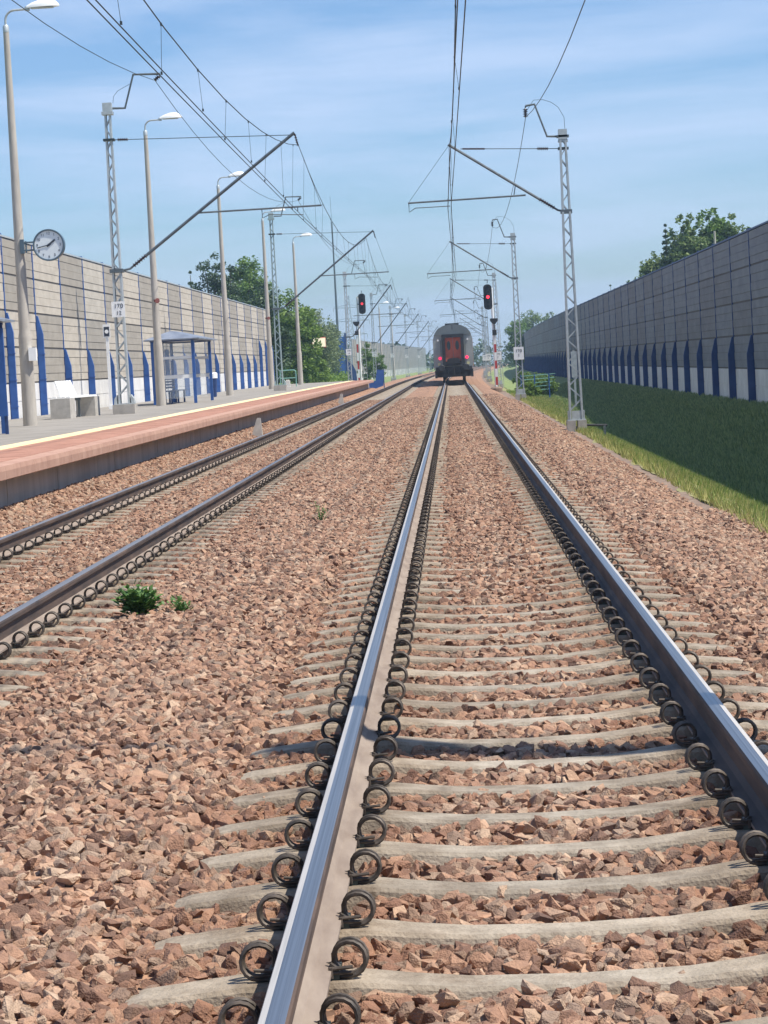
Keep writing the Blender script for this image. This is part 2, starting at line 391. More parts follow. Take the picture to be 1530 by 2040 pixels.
rail('rail', TX + HG, 'brown rail of the platform-side track nearer the middle, beside the green weed', False)
rail('rail', TX - HG, 'brown rail of the platform-side track closest to the platform wall', False)

# ------------------------------------------------------------------ sleepers with spring clips
def sleeper_mesh():
    X = [-1.27, -1.25, -1.20, -1.0, -.92, -.60, -.46, -.30, 0, .30, .46, .60, .92, 1.0, 1.20, 1.25, 1.27]
    T = [-.252, -.230, -.216, -.196, -.188, -.188, -.204, -.218, -.224, -.218, -.204, -.188, -.188, -.196, -.216, -.230, -.252]
    W = [.070, .082, .085, .090, .092, .092, .082, .074, .072, .074, .082, .092, .092, .090, .085, .082, .070]
    b = MB(); vs = []; fs = []
    for x, t, w in zip(X, T, W):
        vs += [(x, -w - .045, -.36), (x, -w, t - .012), (x, -w + .012, t), (x, w - .012, t), (x, w, t - .012), (x, w + .045, -.36)]
    n = 6
    for j in range(len(X) - 1):
        for i in range(n):
            a = j * n + i; c = j * n + (i + 1) % n; fs.append((a, c, c + n, a + n))
    fs.append(tuple(range(n))); fs.append(tuple(range((len(X) - 1) * n, len(X) * n)))
    b.add(vs, fs); return b
def clip_mb(sgn, segs=14, n=6):
    """double spring coil standing on the sleeper beside the rail foot; sgn = side of the rail it stands on"""
    b = MB(); R = .0455; r = .0072; c = Vector((sgn * .126, 0, -.134))
    def ang(a): return Vector((sgn * R * math.cos(a), 0, R * math.sin(a)))
    pts = [c + Vector((-sgn * .062, -.030, -.046))]
    pts.append(c + Vector((-sgn * .02, -.030, -.047)))
    a0 = -PI / 2; tot = 2 * PI * 1.82
    for i in range(segs * 2 + 1):
        t = i / (segs * 2); pts.append(c + ang(a0 + tot * t) + Vector((0, -.036 + .064 * t, 0)))
    pts.append(c + Vector((-sgn * .072, .024, -.030)))
    b.tube(pts, r, n)
    # toe insulator, dark wedge towards the rail and the short prong inside the coil
    x0, x1 = sorted((sgn * .072, sgn * .098))
    b.box(x0, x1, -.042, .042, -.188, -.158, 1)
    b.add([(sgn * .072, -.034, -.158), (sgn * .095, -.034, -.158), (sgn * .074, -.034, -.143), (sgn * .072, .03, -.158), (sgn * .095, .03, -.158), (sgn * .074, .03, -.143)],
          [(0, 1, 2), (5, 4, 3), (0, 3, 4, 1), (1, 4, 5, 2), (2, 5, 3, 0)], 0)
    b.tube([c + Vector((-sgn * .05, -.040, -.034)), c + Vector((sgn * .010, -.040, -.034))], .0055, n, 0)
    b.tube([c + Vector((-sgn * .045, -.044, -.022)), c + Vector((sgn * .010, -.044, -.018))], .0055, n, 0)
    b.tube([c + Vector((-sgn * .050, -.046, -.048)), c + Vector((-sgn * .050, -.046, -.018))], .0065, n, 0)
    return b
sl_me = sleeper_mesh().build('sleeper', 'concrete_sleeper').data
bpy.data.objects.remove(bpy.data.objects['sleeper'])
clip_me = {}
for lod, (sg, n) in enumerate(((14, 7), (6, 4))):
    for sgn in (-1, 1):
        o = clip_mb(sgn, sg, n).build('clip', ['clip', 'clip_plastic'], smooth=(lod == 0)); clip_me[lod, sgn] = o.data; bpy.data.objects.remove(o)
Y0 = 5.98
def add_sleeper(x, y, label, group, clips):
    o = bpy.data.objects.new('sleeper', sl_me); COL.objects.link(o); o.location = (x, y, 0)
    o.rotation_euler = (rnd.uniform(-.012, .012), 0, rnd.uniform(-.007, .007))
    tag(o, label, 'sleeper', group)
    if clips:
        lod = 0 if y < 24 else 1
        for rx in (-HG, HG):
            for sgn in (-1, 1):
                c = bpy.data.objects.new('spring_clip', clip_me[lod, sgn]); COL.objects.link(c); c.parent = o; c.location = (rx, 0, 0)
                c.rotation_euler = (0, 0, rnd.uniform(-.06, .06) if lod == 0 else 0)
    return o
YR = [Y0 + .6 * k for k in range(-2, 156)]; YL = [12.9 + .6 * k for k in range(0, 140)]
for y in YR:
    sh = 10.3 < y < 11.0
    add_sleeper(0, y, 'concrete sleeper crossed by the dark band of shadow in the foreground' if sh else 'pale concrete sleeper of the train\'s track, sunk in brown ballast',
                'sleepers of the right-hand track', True)
for y in YL:
    add_sleeper(TX, y, 'pale concrete sleeper of the platform-side track, sunk in brown ballast', 'sleepers of the platform-side track', True)
far = MB()
sv = [tuple(v.co) for v in sl_me.vertices]; sf = [tuple(p.vertices) for p in sl_me.polygons]
def far_sleepers(tx, ya, yb):
    y = ya
    while y < yb:
        far.add([(x + tx + cx(y), yy + y, z) for x, yy, z in sv], sf, 0)
        for rx in (-HG, HG):
            for sgn in (-1, 1):
                X = tx + cx(y) + rx + sgn * .128
                far.lathe([(.052, -.03), (.052, .03)], (X, y, -.128), 7, 1, (0, 1, 0))
        y += .6
far_sleepers(0, YR[-1] + .6, 172); far_sleepers(TX, YL[-1] + .6, 290)
tag(far.build('distant_sleepers', ['concrete_sleeper', 'clip'], recalc=False), 'distant sleepers merging into grey stripes along both tracks near the train', 'sleepers', kind='stuff')

# ------------------------------------------------------------------ ballast stones (uncountable): scattered angular rocks
def rock(i):
    bm = bmesh.new(); r = random.Random(100 + i)
    for _ in range(15):
        v = Vector((r.gauss(0, 1), r.gauss(0, 1), r.gauss(0, 1))).normalized() * r.uniform(.78, 1.08)
        bm.verts.new((v.x * 1.25, v.y * .92, v.z * r.uniform(.55, .75)))
    res = bmesh.ops.convex_hull(bm, input=bm.verts)
    bmesh.ops.delete(bm, geom=[e for e in res['geom_interior'] if isinstance(e, bmesh.types.BMVert)], context='VERTS')
    me = bpy.data.meshes.new('rock'); bm.to_mesh(me); bm.free(); me.materials.append(M['stone'])
    return bpy.data.objects.new('rock', me)
rocks = bpy.data.collections.new('rock shapes')
for i in range(14): rocks.objects.link(rock(i))

def in_sleeper(x, y, pad=0.0):
    hit = False
    for tx, y0 in ((0.0, Y0), (TX, 12.9)):
        dx = np.abs(x - tx); f = np.abs((y - y0 + .3) % .6 - .3)
        hit = hit | ((dx < 1.24 + pad) & (f < .088 + pad))
    return hit
def stones(name, pts_seed, areas, smin, smax, label):
    rs = np.random.RandomState(pts_seed); P = []
    for (ya, yb, xa, xb, dens) in areas:
        n = int((yb - ya) * (xb - xa) * dens)
        x = rs.uniform(xa, xb, n); y = rs.uniform(ya, yb, n)
        # keep only what the embankment really shows between platform wall and path edge, and off the sleepers
        mid = np.minimum(np.abs(x), np.abs(x - TX)) < .40
        keep = ~(in_sleeper(x, y, .010)) | (rs.uniform(size=n) < .014) | (mid & (rs.uniform(size=n) < np.clip((y - 20) / 24, 0, 1) * .9))
        for tx in (0, TX):
            for s in (-HG, HG): keep &= np.abs(x - tx - s) > .10
        x = x[keep]; y = y[keep]
        z = np.array([ballast_z(a, b_) for a, b_ in zip(x, y)]) + rs.uniform(-.020, .020, len(x))
        P.append(np.stack([x, y, z], 1))
    P = np.concatenate(P)
    me = bpy.data.meshes.new(name); me.vertices.add(len(P)); me.vertices.foreach_set('co', P.astype(np.float32).ravel()); me.update()
    o = bpy.data.objects.new(name, me); COL.objects.link(o)
    ng = bpy.data.node_groups.new(name, 'GeometryNodeTree')
    ng.interface.new_socket('Geometry', in_out='INPUT', socket_type='NodeSocketGeometry'); ng.interface.new_socket('Geometry', in_out='OUTPUT', socket_type='NodeSocketGeometry')
    N = ng.nodes.new; L = ng.links.new
    gi = N('NodeGroupInput'); go = N('NodeGroupOutput'); ip = N('GeometryNodeInstanceOnPoints'); ci = N('GeometryNodeCollectionInfo')
    ci.inputs['Collection'].default_value = rocks; ci.inputs['Separate Children'].default_value = True; ci.inputs['Reset Children'].default_value = True
    rv = N('FunctionNodeRandomValue'); rv.data_type = 'FLOAT_VECTOR'; rv.inputs['Min'].default_value = (-.85, -.85, 0); rv.inputs['Max'].default_value = (.85, .85, 6.283)
    rs_ = N('FunctionNodeRandomValue'); rs_.data_type = 'FLOAT'; rs_.inputs[2].default_value = smin; rs_.inputs[3].default_value = smax; rs_.inputs['Seed'].default_value = 5
    L(gi.outputs[0], ip.inputs['Points']); L(ci.outputs[0], ip.inputs['Instance']); ip.inputs['Pick Instance'].default_value = True
    L(rv.outputs[0], ip.inputs['Rotation']); L(rs_.outputs[1], ip.inputs['Scale']); L(ip.outputs[0], go.inputs[0])
    o.modifiers.new('scatter', 'NODES').node_group = ng
    return tag(o, label, 'ballast', kind='stuff')
A1 = []
for ya in np.arange(5.0, 30, 2.5):
    yb = ya + 2.5; k = max(-5.9, -.4 - .195 * yb); A1.append((ya, yb, k, min(3.1, .2 + .135 * yb + .3), 900 if ya < 14 else 780))
stones('ballast_stones', 3, A1, .021, .047, 'loose reddish brown crushed stones around the near sleepers and between the tracks')
A2 = []
for ya in np.arange(30, 120, 5.0):
    A2.append((ya, ya + 5, -5.9, 2.75, 470 if ya < 50 else 300 if ya < 75 else 170))
stones('far_ballast_stones', 4, A2, .030, .054, 'loose reddish brown crushed stones further up the line beside both tracks')

# ------------------------------------------------------------------ overhead line masts
def lattice(b, zb, zt, hw0, hw1, hd0, hd1, bar=.045, step=None):
    """two-channel lattice tower: four corner legs and zigzag lacing"""
    for sx in (-1, 1):                      # channel: web facing the track, two flanges
        b.add([(sx * hw0 + e, k * hd0, zb) for k in (-1, 1) for e in (-.006, .006)] + [(sx * hw1 + e, k * hd1, zt) for k in (-1, 1) for e in (-.006, .006)],
              [(0, 1, 3, 2), (4, 6, 7, 5), (0, 4, 5, 1), (2, 3, 7, 6), (0, 2, 6, 4), (1, 5, 7, 3)])
        for sy in (-1, 1):
            b.bar((sx * (hw0 - .02), sy * (hd0 + .004), zb), (sx * (hw1 - .02), sy * (hd1 + .004), zt), .052, .012)
    z = zb + .25; k = 0
    def at(zz):
        t = (zz - zb) / (zt - zb); return hw0 + (hw1 - hw0) * t, hd0 + (hd1 - hd0) * t
    while z < zt - .15:
        w, d = at(z); h = max(.30, 1.9 * w); z2 = min(z + h, zt - .05); w2, d2 = at(z2); s = 1 if k % 2 else -1
        for sy in (-1, 1): b.bar((s * w, sy * (d - .012), z), (-s * w2, sy * (d2 - .012), z2), .030, .012)
        z = z2; k += 1
def insulator(b, p, q, r=.055, n=6):
    p = Vector(p); q = Vector(q); d = q - p; L_ = d.length; prof = []
    prof.append((r * .35, 0))
    for i in range(n):
        h = L_ * (i + .5) / n; prof += [(r * .45, h - L_ / n * .3), (r, h - L_ / n * .1), (r, h + L_ / n * .05), (r * .45, h + L_ / n * .25)]
    prof.append((r * .35, L_)); b.lathe(prof, p, 10, 0, d)
def lerp(a, b, t): return tuple(a[i] + (b[i] - a[i]) * t for i in range(3))

def right_mast(y, label, plate=None, bare=False):
    bx, bz = 2.98, -.62
    t = thing('catenary_mast', (bx, y, bz), label, 'mast', 'lattice masts along the right side of the line')
    P = lambda x, z, dy=0: (x - bx, dy, z - bz)
    f = MB()
    f.box(-.26, -.03, -.22, .22, -.55, .36); f.box(.03, .26, -.22, .22, -.55, .36); f.box(-.03, .03, -.12, .12, -.55, .2)
    f.build('foundation', 'concrete_grey', t)
    b = MB(); lattice(b, .36, 7.95, .180, .085, .17, .115)
    b.box(-.24, .24, -.19, .19, .3605, .385); b.box(-.22, -.19, -.17, .17, .385, .62); b.box(.19, .22, -.17, .17, .385, .62); b.box(-.12, .12, -.165, -.155, .385, .62)
    b.build('lattice_tower', 'galv', t)
    b = MB(); b.box(-.115, .115, -.13, .13, 7.78, 8.05); b.box(-.125, .125, -.12, .12, 7.72, 7.775); b.build('head_plate', 'galv', t)
    b = MB(); b.tube([P(2.92, 7.25), P(2.57, 7.27), P(2.28, 8.13), P(2.04, 8.10)], .030, 8); b.box(-.16, .16, -.13, .13, 7.84, 7.90); b.tube([P(2.04, 8.10), P(2.03, 8.0)], .02, 6)
    b.build('top_arm', 'steel_dark', t)
    b = MB(); insulator(b, P(2.03, 8.03), P(2.03, 7.80), .07, 4); b.build('insulator', 'insul', t)
    b = MB(); b.tube([P(3.05, 7.43), P(3.04, 7.75), P(2.9, 8.02), P(2.72, 8.16), P(2.5, 8.24), P(2.26, 8.24), P(2.05, 7.95)], .006, 5); b.build('jumper_wire', 'wire', t)
    if bare: return t
    a, c = P(2.93, 6.93), P(.27, 7.07)
    b = MB(); b.tube([a, c], .011, 6); b.box(-.14, .14, -.12, .12, 6.93 - bz - .03, 6.93 - bz + .03); b.build('stay_rod', 'wire', t)
    b = MB(); insulator(b, lerp(a, c, .13), lerp(a, c, .24), .05, 6); b.tube([lerp(a, c, .76), lerp(a, c, .98)], .024, 6); b.build('insulator', 'insul', t)
    a, c = P(2.94, 5.27), P(2.76, 5.32); e = P(-.05, 7.20)
    b = MB(); b.tube([a, c, lerp(c, e, .03)], .028, 8); b.tube([lerp(c, e, .16), e], .036, 8); b.box(-.15, .15, -.14, .14, 5.27 - bz - .05, 5.27 - bz + .05); b.build('cantilever_tube', 'steel_dark', t)
    b = MB(); insulator(b, lerp(c, e, .03), lerp(c, e, .17), .060, 7); b.build('insulator', 'insul', t)
    b = MB(); b.tube([P(1.93, 5.76), P(-1.19, 5.72)], .024, 8); b.tube([P(1.67, 6.03), P(1.62, 5.77)], .015, 6); b.build('registration_tube', 'steel_dark', t)
    b = MB(); b.tube([P(-1.17, 5.74), P(-1.17, 5.48), P(-1.0, 5.58), P(-.08, 5.585)], .014, 6); b.build('steady_arm', 'steel_dark', t)
    b = MB(); b.tube([P(-.05, 7.16), P(-1.16, 5.75)], .005, 5); b.build('hanger_wire', 'wire', t)
    if plate:
        p = MB(); p.box(-.24, .24, -.21, -.195, 2.02, 2.62); po = p.build('number_plate', 'white_paint', t)
        text_mesh('plate_number', plate, .21, 'sign_text', po, (0, -.2145, 2.33), (PI / 2, 0, 0))
    return t

def left_mast(x, y, z0, label, plate=None, teal=False, reach=0.0):
    bx, bz = -9.16, .55
    t = thing('catenary_mast', (x, y, z0), label, 'mast', 'lattice masts on the platform side')
    P = lambda xx, z, dy=0: (xx - bx, dy, z - bz)
    sh = x - bx                              # masts nearer the track have shorter arms
    Q = lambda xx, z, dy=0: (xx - bx - sh + reach, dy, z - bz)
    f = MB(); f.box(-.30, .30, -.30, .30, -.3, .24); f.build('foundation', 'concrete_grey', t)
    gm = 'galv_teal' if teal else 'galv'
    b = MB(); lattice(b, .24, 8.30, .148, .076, .13, .07); b.box(-.27, .27, -.2, .2, .2405, .27)
    for s in (-1, 1): b.prism([(s * .19, .27), (s * .28, .27), (s * .26, .40), (s * .19, .50)], -.14, .14)
    b.build('lattice_tower', gm, t)
    b = MB(); b.box(-.12, .12, -.11, .11, 8.12, 8.36); b.box(-.15, .15, -.14, .14, 8.04, 8.12); b.build('head_plate', gm, t)
    b = MB(); b.tube([P(-9.02, 8.76), P(-8.68, 8.75), P(-8.41, 9.63), P(-7.69, 9.61)], .032, 8); b.tube([P(-7.69, 9.61), P(-7.70, 9.50)], .02, 6); b.build('top_arm', 'steel_dark', t)
    b = MB(); insulator(b, P(-7.72, 9.55), P(-7.84, 9.44), .07, 3); b.build('insulator', 'insul', t)
    b = MB(); b.tube([P(-9.0, 8.9), P(-8.97, 9.08), P(-8.85, 9.22), P(-8.52, 9.38)], .006, 5); b.build('jumper_wire', 'wire', t)
    a, c = P(-9.06, 7.92), Q(-4.22, 7.78)
    b = MB(); b.tube([a, c], .011, 6); b.box(-.15, .15, -.13, .13, 7.92 - bz - .03, 7.92 - bz + .03); b.build('stay_rod', 'wire', t)
    b = MB(); insulator(b, lerp(a, c, .025), lerp(a, c, .085), .05, 5); b.build('insulator', 'insul', t)
    a, c = P(-9.03, 4.40), P(-8.80, 4.44); e = Q(-4.16, 7.84)
    b = MB(); b.tube([a, c, lerp(c, e, .02)], .03, 8); b.tube([lerp(c, e, .09), e], .042, 8); b.box(-.18, .18, -.16, .16, 4.40 - bz - .05, 4.40 - bz + .05); b.build('cantilever_tube', 'steel_dark', t)
    b = MB(); insulator(b, lerp(c, e, .02), lerp(c, e, .10), .065, 6); b.build('insulator', 'insul', t)
    b = MB(); b.tube([Q(-6.85, 5.84), Q(-3.53, 5.86)], .025, 8); b.build('registration_tube', 'steel_dark', t)
    b = MB(); b.tube([Q(-5.15, 5.85), Q(-5.14, 5.60), Q(-4.95, 5.69), Q(-4.04, 5.635)], .014, 6); b.tube([Q(-4.18, 5.86), Q(-4.18, 5.74)], .014, 6); b.build('steady_arm', 'steel_dark', t)
    b = MB(); b.tube([Q(-4.16, 7.80), Q(-3.55, 5.88)], .006, 5); b.build('hanger_wire', 'wire', t)
    b = MB(); insulator(b, Q(-4.15, 7.80), Q(-4.08, 7.48), .04, 5); b.build('insulator', 'insul', t)
    if plate:
        p = MB(); p.box(-.18, .18, -.205, -.19, 2.60, 3.02); po = p.build('number_plate', 'white_paint', t)
        a_, b_ = plate.split('\n')
        text_mesh('plate_number', a_, .17, 'sign_text', po, (0.01, -.2085, 2.895), (PI / 2, 0, 0)); text_mesh('plate_number', b_, .15, 'sign_text', po, (.01, -.2085, 2.71), (PI / 2, 0, 0))
    return t

MY = [-42.0, 9.56, 65.0, 117.0, 169.0, 221.0, 273.0, 325.0, 377.0, 430.0]
right_mast(9.56, 'lattice mast beside the photographer whose shadow crosses the near sleepers', bare=True)
r2 = right_mast(65.0, 'tall grey lattice mast on concrete feet standing at the edge of the grass slope')
r3 = right_mast(117.0, 'grey lattice mast with white number plate beside the blue railing', '170\n1')
ordn = {169: 'lattice mast just right of the standing train', 221: 'distant lattice mast half hidden by the train\'s right flank', 273: 'far lattice mast seen above the right side of the train',
        325: 'small far lattice mast above the train roof, right side', 377: 'hazy far mast above the train, second farthest on the right', 430: 'farthest hazy mast on the right side of the line'}
for y in MY[4:]:
    o = copy_tree(r3); o.location = (2.98 + cx(y), y, -.62); o['label'] = ordn[int(y)]
left_mast(-9.16, 66.0, .55, 'lattice mast on the platform with white plate reading 170 above 12, beside the bench', '170\n12')
l2 = left_mast(-8.40, 115.5, .55, 'teal grey lattice mast on the platform between the last two lamp posts', None, True, .55)
ordl = {169: 'lattice mast at the end of the platform, behind the left signal', 221: 'hazy lattice mast left of the tracks, just past the left signal', 273: 'far lattice mast in front of the farther noise wall',
        325: 'small far lattice mast left of the tracks with the second farther wall behind', 377: 'very small hazy mast left of the train', 430: 'farthest hazy mast beside the left flank of the train'}
lp = left_mast(-7.3, 169.0, -.3, ordl[169], '170\n14'); 
for y in MY[5:]:
    o = copy_tree(lp); o.location = (-7.3 + cx(y), y, -.3); o['label'] = ordl[int(y)]

# ------------------------------------------------------------------ overhead wires
def span_wire(b, x, zh, sag, ys, r, stag=0):
    pts = []
    for k, (ya, yb) in enumerate(zip(ys, ys[1:])):
        n = 12 if ya < 230 else 5
        for i in range(n):
            t = i / n; y = ya + (yb - ya) * t
            pts.append((x + cx(y) + stag * (1 - 2 * t) * (1 if k % 2 else -1), y, zh - sag * 4 * t * (1 - t)))
    b.tube(pts, r, 5)
def line(x, zc, zm, sag, ys, label, stag):
    t = thing('overhead_line', (0, 0, 0), label, 'overhead wire')
    for d in (-.045, .045):
        b = MB(); span_wire(b, x + d, zc, .04, ys, .0085, stag); b.build('contact_wire', 'wire', t)
    b = MB(); span_wire(b, x, zm, sag, ys, .0095, stag * .4); b.build('messenger_wire', 'wire', t)
    for k, (ya, yb) in enumerate(zip(ys, ys[1:])):
        if ya < 0 or ya > 240: continue
        N = 11
        for i in range(N):
            u = (i + .5) / N; y = ya + (yb - ya) * u; s = (1 - 2 * u) * (1 if k % 2 else -1)
            zt = zm - sag * 4 * u * (1 - u); d = .045 if i % 2 else -.045
            b = MB(); b.tube([(x + cx(y) + stag * .4 * s, y, zt), (x + cx(y) + stag * s + d, y, zc + .008)], .0035, 4)
            b.box(x + cx(y) + stag * s + d - .012, x + cx(y) + stag * s + d + .012, y - .03, y + .03, zc - .005, zc + .035)
            b.box(x + cx(y) + stag * .4 * s - .011, x + cx(y) + stag * .4 * s + .011, y - .03, y + .03, zt - .03, zt + .012)
            b.build('dropper', 'wire', t)
line(.02, 5.575, 7.17, 1.10, MY + [482.0], 'contact and carrier wires hung over the track the train stands on', .12)
line(-4.02, 5.63, 7.50, 1.22, [-42.0, 11.5, 66.0, 115.5, 169.0, 221.0, 273.0, 325.0, 377.0, 430.0, 482.0], 'contact and carrier wires with droppers hung over the platform-side track', .12)
b = MB(); span_wire(b, 2.03, 7.80, 1.0, MY + [482.0], .009); tag(b.build('feeder_wire', 'wire'), 'single sagging wire along the mast tops on the right', 'overhead wire')
b = MB(); ysl = [-42.0, 11.5, 66.0, 115.5, 169.0, 221.0, 273.0, 325.0, 377.0, 430.0]; xl = [-7.83, -7.83, -7.83, -7.07, -6.0, -6.0, -6.0, -6.0, -6.0, -6.0]; zl = [9.44] * 4 + [8.6] * 6
pts = []
for k in range(len(ysl) - 1):
    for i in range(12):
        t = i / 12; y = ysl[k] + (ysl[k + 1] - ysl[k]) * t
        pts.append((xl[k] + (xl[k + 1] - xl[k]) * t + cx(y), y, zl[k] + (zl[k + 1] - zl[k]) * t - 1.1 * 4 * t * (1 - t)))
b.tube(pts, .009, 5); tag(b.build('feeder_wire', 'wire'), 'single sagging wire along the mast tops on the platform side', 'overhead wire')

# ------------------------------------------------------------------ platform
PT = .47                                     # height of the platform edge above the rails
pl = thing('station_platform', (0, 0, 0), 'long side platform with red edge paving, yellow line and grey slabs', 'platform')
PY0, PY1 = 15.0, 168.0
b = MB(); b.box(-12.5, -7.36, PY0, PY1, .15, PT + .06); b.build('slab_paving', 'plat_grey', pl)
b = MB(); b.box(-7.357, -6.95, PY0, PY1, .15, PT + .063); b.build('yellow_line', 'yellow', pl)
b = MB()
y = PY0
while y < PY1 - .1:                          # concrete edge pavers, laid in one-metre pieces
    b.box(-6.947, -5.93, y + .004, y + .996, .3, PT + .058 + rnd.uniform(-.002, .002)); y += 1.0
b.build('red_paving', 'plat_red', pl)
b = MB(); y = PY0
while y < PY1 - .1:
    b.prism([(-5.927, .3), (-5.66, .345), (-5.645, .355), (-5.645, PT - .015), (-5.66, PT + .045), (-5.927, PT + .055)], y + .005, y + .995); y += 1.0
b.build('coping', 'plat_coping', pl)
b = MB(); y = PY0
while y < PY1 - .1:
    b.box(-6.4, -6.02 + rnd.uniform(-.004, .004), y + .006, y + 1.994, -.6, .299); y += 2.0
b.build('retaining_wall', 'plat_wall', pl)
for (yy, lab) in ((62.8, 'white pointed concrete marker at the foot of the platform wall, the nearer one'), (110.5, 'white pointed concrete marker at the foot of the platform wall, the farther one')):
    b = MB(); s = 1.0
    b.add([(-.15, -.12, -.25), (.15, -.12, -.25), (.15, .12, -.25), (-.15, .12, -.25), (.02, -.05, .26), (.11, -.05, .26), (.11, .05, .26), (.02, .05, .26)],
          [(0, 3, 2, 1), (4, 5, 6, 7), (0, 1, 5, 4), (1, 2, 6, 5), (2, 3, 7, 6), (3, 0, 4, 7)])
    tag(b.build('marker_stone', 'concrete_grey', loc=(-5.36, yy, .03)), lab, 'marker')

# ------------------------------------------------------------------ noise walls
def noise_wall(x, ya, yb, z0, side, label, mats, full_until, tall=(), buttress=True):
    """side = +1 when the visible face looks to +x. five-metre bays between steel posts; four absorber panels over a plinth"""
    t = thing('noise_barrier', (x, ya, z0), label, 'noise wall')
    nb = int(round((yb - ya) / 5)); rest = MB(); restp = MB(); restb = MB()
    for k in range(nb + 1):
        y = 5.0 * k; dx = cx(ya + y); far_ = (ya + y) > full_until
        # post with its buttress on the track side
        b = restb if far_ else MB()
        b.box(dx - .09, dx + .09, y - .04, y + .04, -.6, 5.22)
        hb = 3.0 if k in tall else 2.03; pr = .18 if k in tall else .19
        s = side; x0 = dx + s * .09
        if buttress: b.prism([(x0, -.6), (x0 + s * pr, -.6), (x0 + s * pr, hb - .55), (x0 + s * .05, hb), (x0, hb)], y - .055, y + .055)
        for zz in np.arange(.35, hb - .8, .75): b.box(x0 + s * .05 - .02, x0 + s * (pr + .02), y - .065, y + .065, zz, zz + .02) if side > 0 and buttress else None
        if not far_: b.build('post', 'galv' if not buttress else 'blue_dark' if side < 0 else 'blue', t)
        if k == nb: break
        p = rest if far_ else MB(); q = restp if far_ else MB()
        y0, y1 = y + .065, y + 4.935
        q.box(dx - .06, dx + .06, y0, y1, -.6, .49); q.box(dx - .06, dx + .06, y0, y1, .51, 1.0); q.box(dx - .04, dx + .04, y0, y1, .488, .512)
        p.box(dx - .05, dx + .05, y0, y1, 1.0, 5.12, 2)
        for r in range(4):
            zb = 1.03 + r * 1.03; alt = (k + (r + 1) // 2) % 2 if side > 0 else (1 if rnd.random() < .4 else 0)
            if side > 0: alt = (k + (0 if r >= 2 else 1)) % 2
            for j in range(4):
                za = zb + j * .2475; p.box(dx - .066 - .010 * (j % 2), dx + .066 + .010 * (j % 2), y0 + .01, y1 - .01, za + .007 + (.012 if j == 0 else 0), za + .2455, alt)
        if not far_:
            q.build('plinth', 'plinth', t); p.build('absorber_panel', mats + ['panel_joint'], t)
    if rest.v:
        tag(rest.build('absorber_panel', mats + ['panel_joint'], t), kind='stuff'); tag(restp.build('plinth', 'plinth', t), kind='stuff'); tag(restb.build('post', 'blue_dark' if buttress else 'galv', t), kind='stuff')
    cap = MB()
    for k in range(nb):
        y = 5.0 * k; dx = cx(ya + y); cap.box(dx - .10, dx + .10, y - .05, y + 4.94, 5.13, 5.18)
    cap.build('coping_strip', 'galv' if side > 0 else 'blue_dark', t)
    return t
noise_wall(-12.72, 33.1, 168.1, .50, 1, 'sunlit chequered grey noise wall with blue buttresses behind the platform', ['panel_light', 'panel_dark'], 400, tall=(7, 8, 25, 26, 27))
noise_wall(-12.85, 293.0, 543.0, -.35, 1, 'farther noise wall beginning at the tall blue post beyond the gap in the trees', ['panel_far', 'panel_dark'], 400, buttress=False)
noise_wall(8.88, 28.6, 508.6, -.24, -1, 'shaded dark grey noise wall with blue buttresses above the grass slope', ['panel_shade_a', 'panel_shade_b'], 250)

# ------------------------------------------------------------------ lamps, clock
def lamp(x, y, z, label):
    t = thing('lamp_post', (x, y, z), label, 'lamp', 'concrete platform lamps')
    b = MB(); b.lathe([(.165, -.2), (.160, .3), (.150, 1.95), (.148, 2.02), (.130, 2.12), (.128, 2.2), (.065, 8.9), (.062, 8.95)], n=18); b.build('pole', 'concrete_pole', t, smooth=True)
    b = MB(); b.lathe([(.07, 8.88), (.072, 9.0), (.05, 9.04)], n=12)
    pts = [(0, 0, 8.98)] + [(.22 - .22 * math.cos(a), 0, 9.14 + .22 * math.sin(a)) for a in np.linspace(0, PI / 2, 7)] + [(.55, 0, 9.37)]
    b.tube(pts, .026, 8); b.box(.46, .56, -.05, .05, 9.33, 9.42); b.build('arm', 'galv', t, smooth=True)
    # lamp head: long shell, domed above, flat below
    b = MB(); prof = [(0, .06, .06), (.12, .12, .12), (.35, .145, .185), (.55, .135, .18), (.68, .09, .11), (.74, .04, .035)]
    n = 10; vs = []; fs = []
    for xx, w, h in prof:
        for k in range(n):
            a = PI * k / (n - 1); vs.append((.50 + xx, w * math.cos(a), 9.385 + h * math.sin(a) + .02 * xx))
    for i in range(len(prof) - 1):
        for k in range(n - 1):
            q = i * n + k; fs.append((q, q + 1, q + n + 1, q + n))
        fs.append((i * n + n - 1, i * n, i * n + n, i * n + n + n - 1))
    fs.append(tuple(range(n))); fs.append(tuple(range((len(prof) - 1) * n, len(prof) * n)))
    b.add(vs, fs); h = b.build('lamp_head', 'lamp_white', t, smooth=True)
    b = MB(); b.box(.60, 1.10, -.085, .085, 9.368, 9.388); b.build('diffuser', 'galv', h)
    return t
LZ = PT + .08
labs = ['tall concrete lamp post at the left edge with the clock on it', 'concrete lamp post in front of the shelter, with a small red bracket', 'concrete lamp post just past the blue shelter',
        'concrete lamp post right beside the teal lattice mast', 'last lamp post on the platform, in front of the green bushes']
lm = lamp(-9.92, 55.4, LZ, labs[0])
for (x, y), lb in zip(((-9.92, 80.6), (-9.90, 105.5), (-9.88, 130.0), (-9.90, 155.5)), labs[1:]):
    o = copy_tree(lm); o.location = (x, y, LZ); o['label'] = lb
for (x, y), lb in zip(((-9.6, 300.0), (-9.3, 330.0)), ('small distant lamp behind the left signal, the higher of two', 'small distant lamp behind the left signal, the lower of two')):
    o = copy_tree(lm); o.location = (x + cx(y), y, -.3); o['label'] = lb
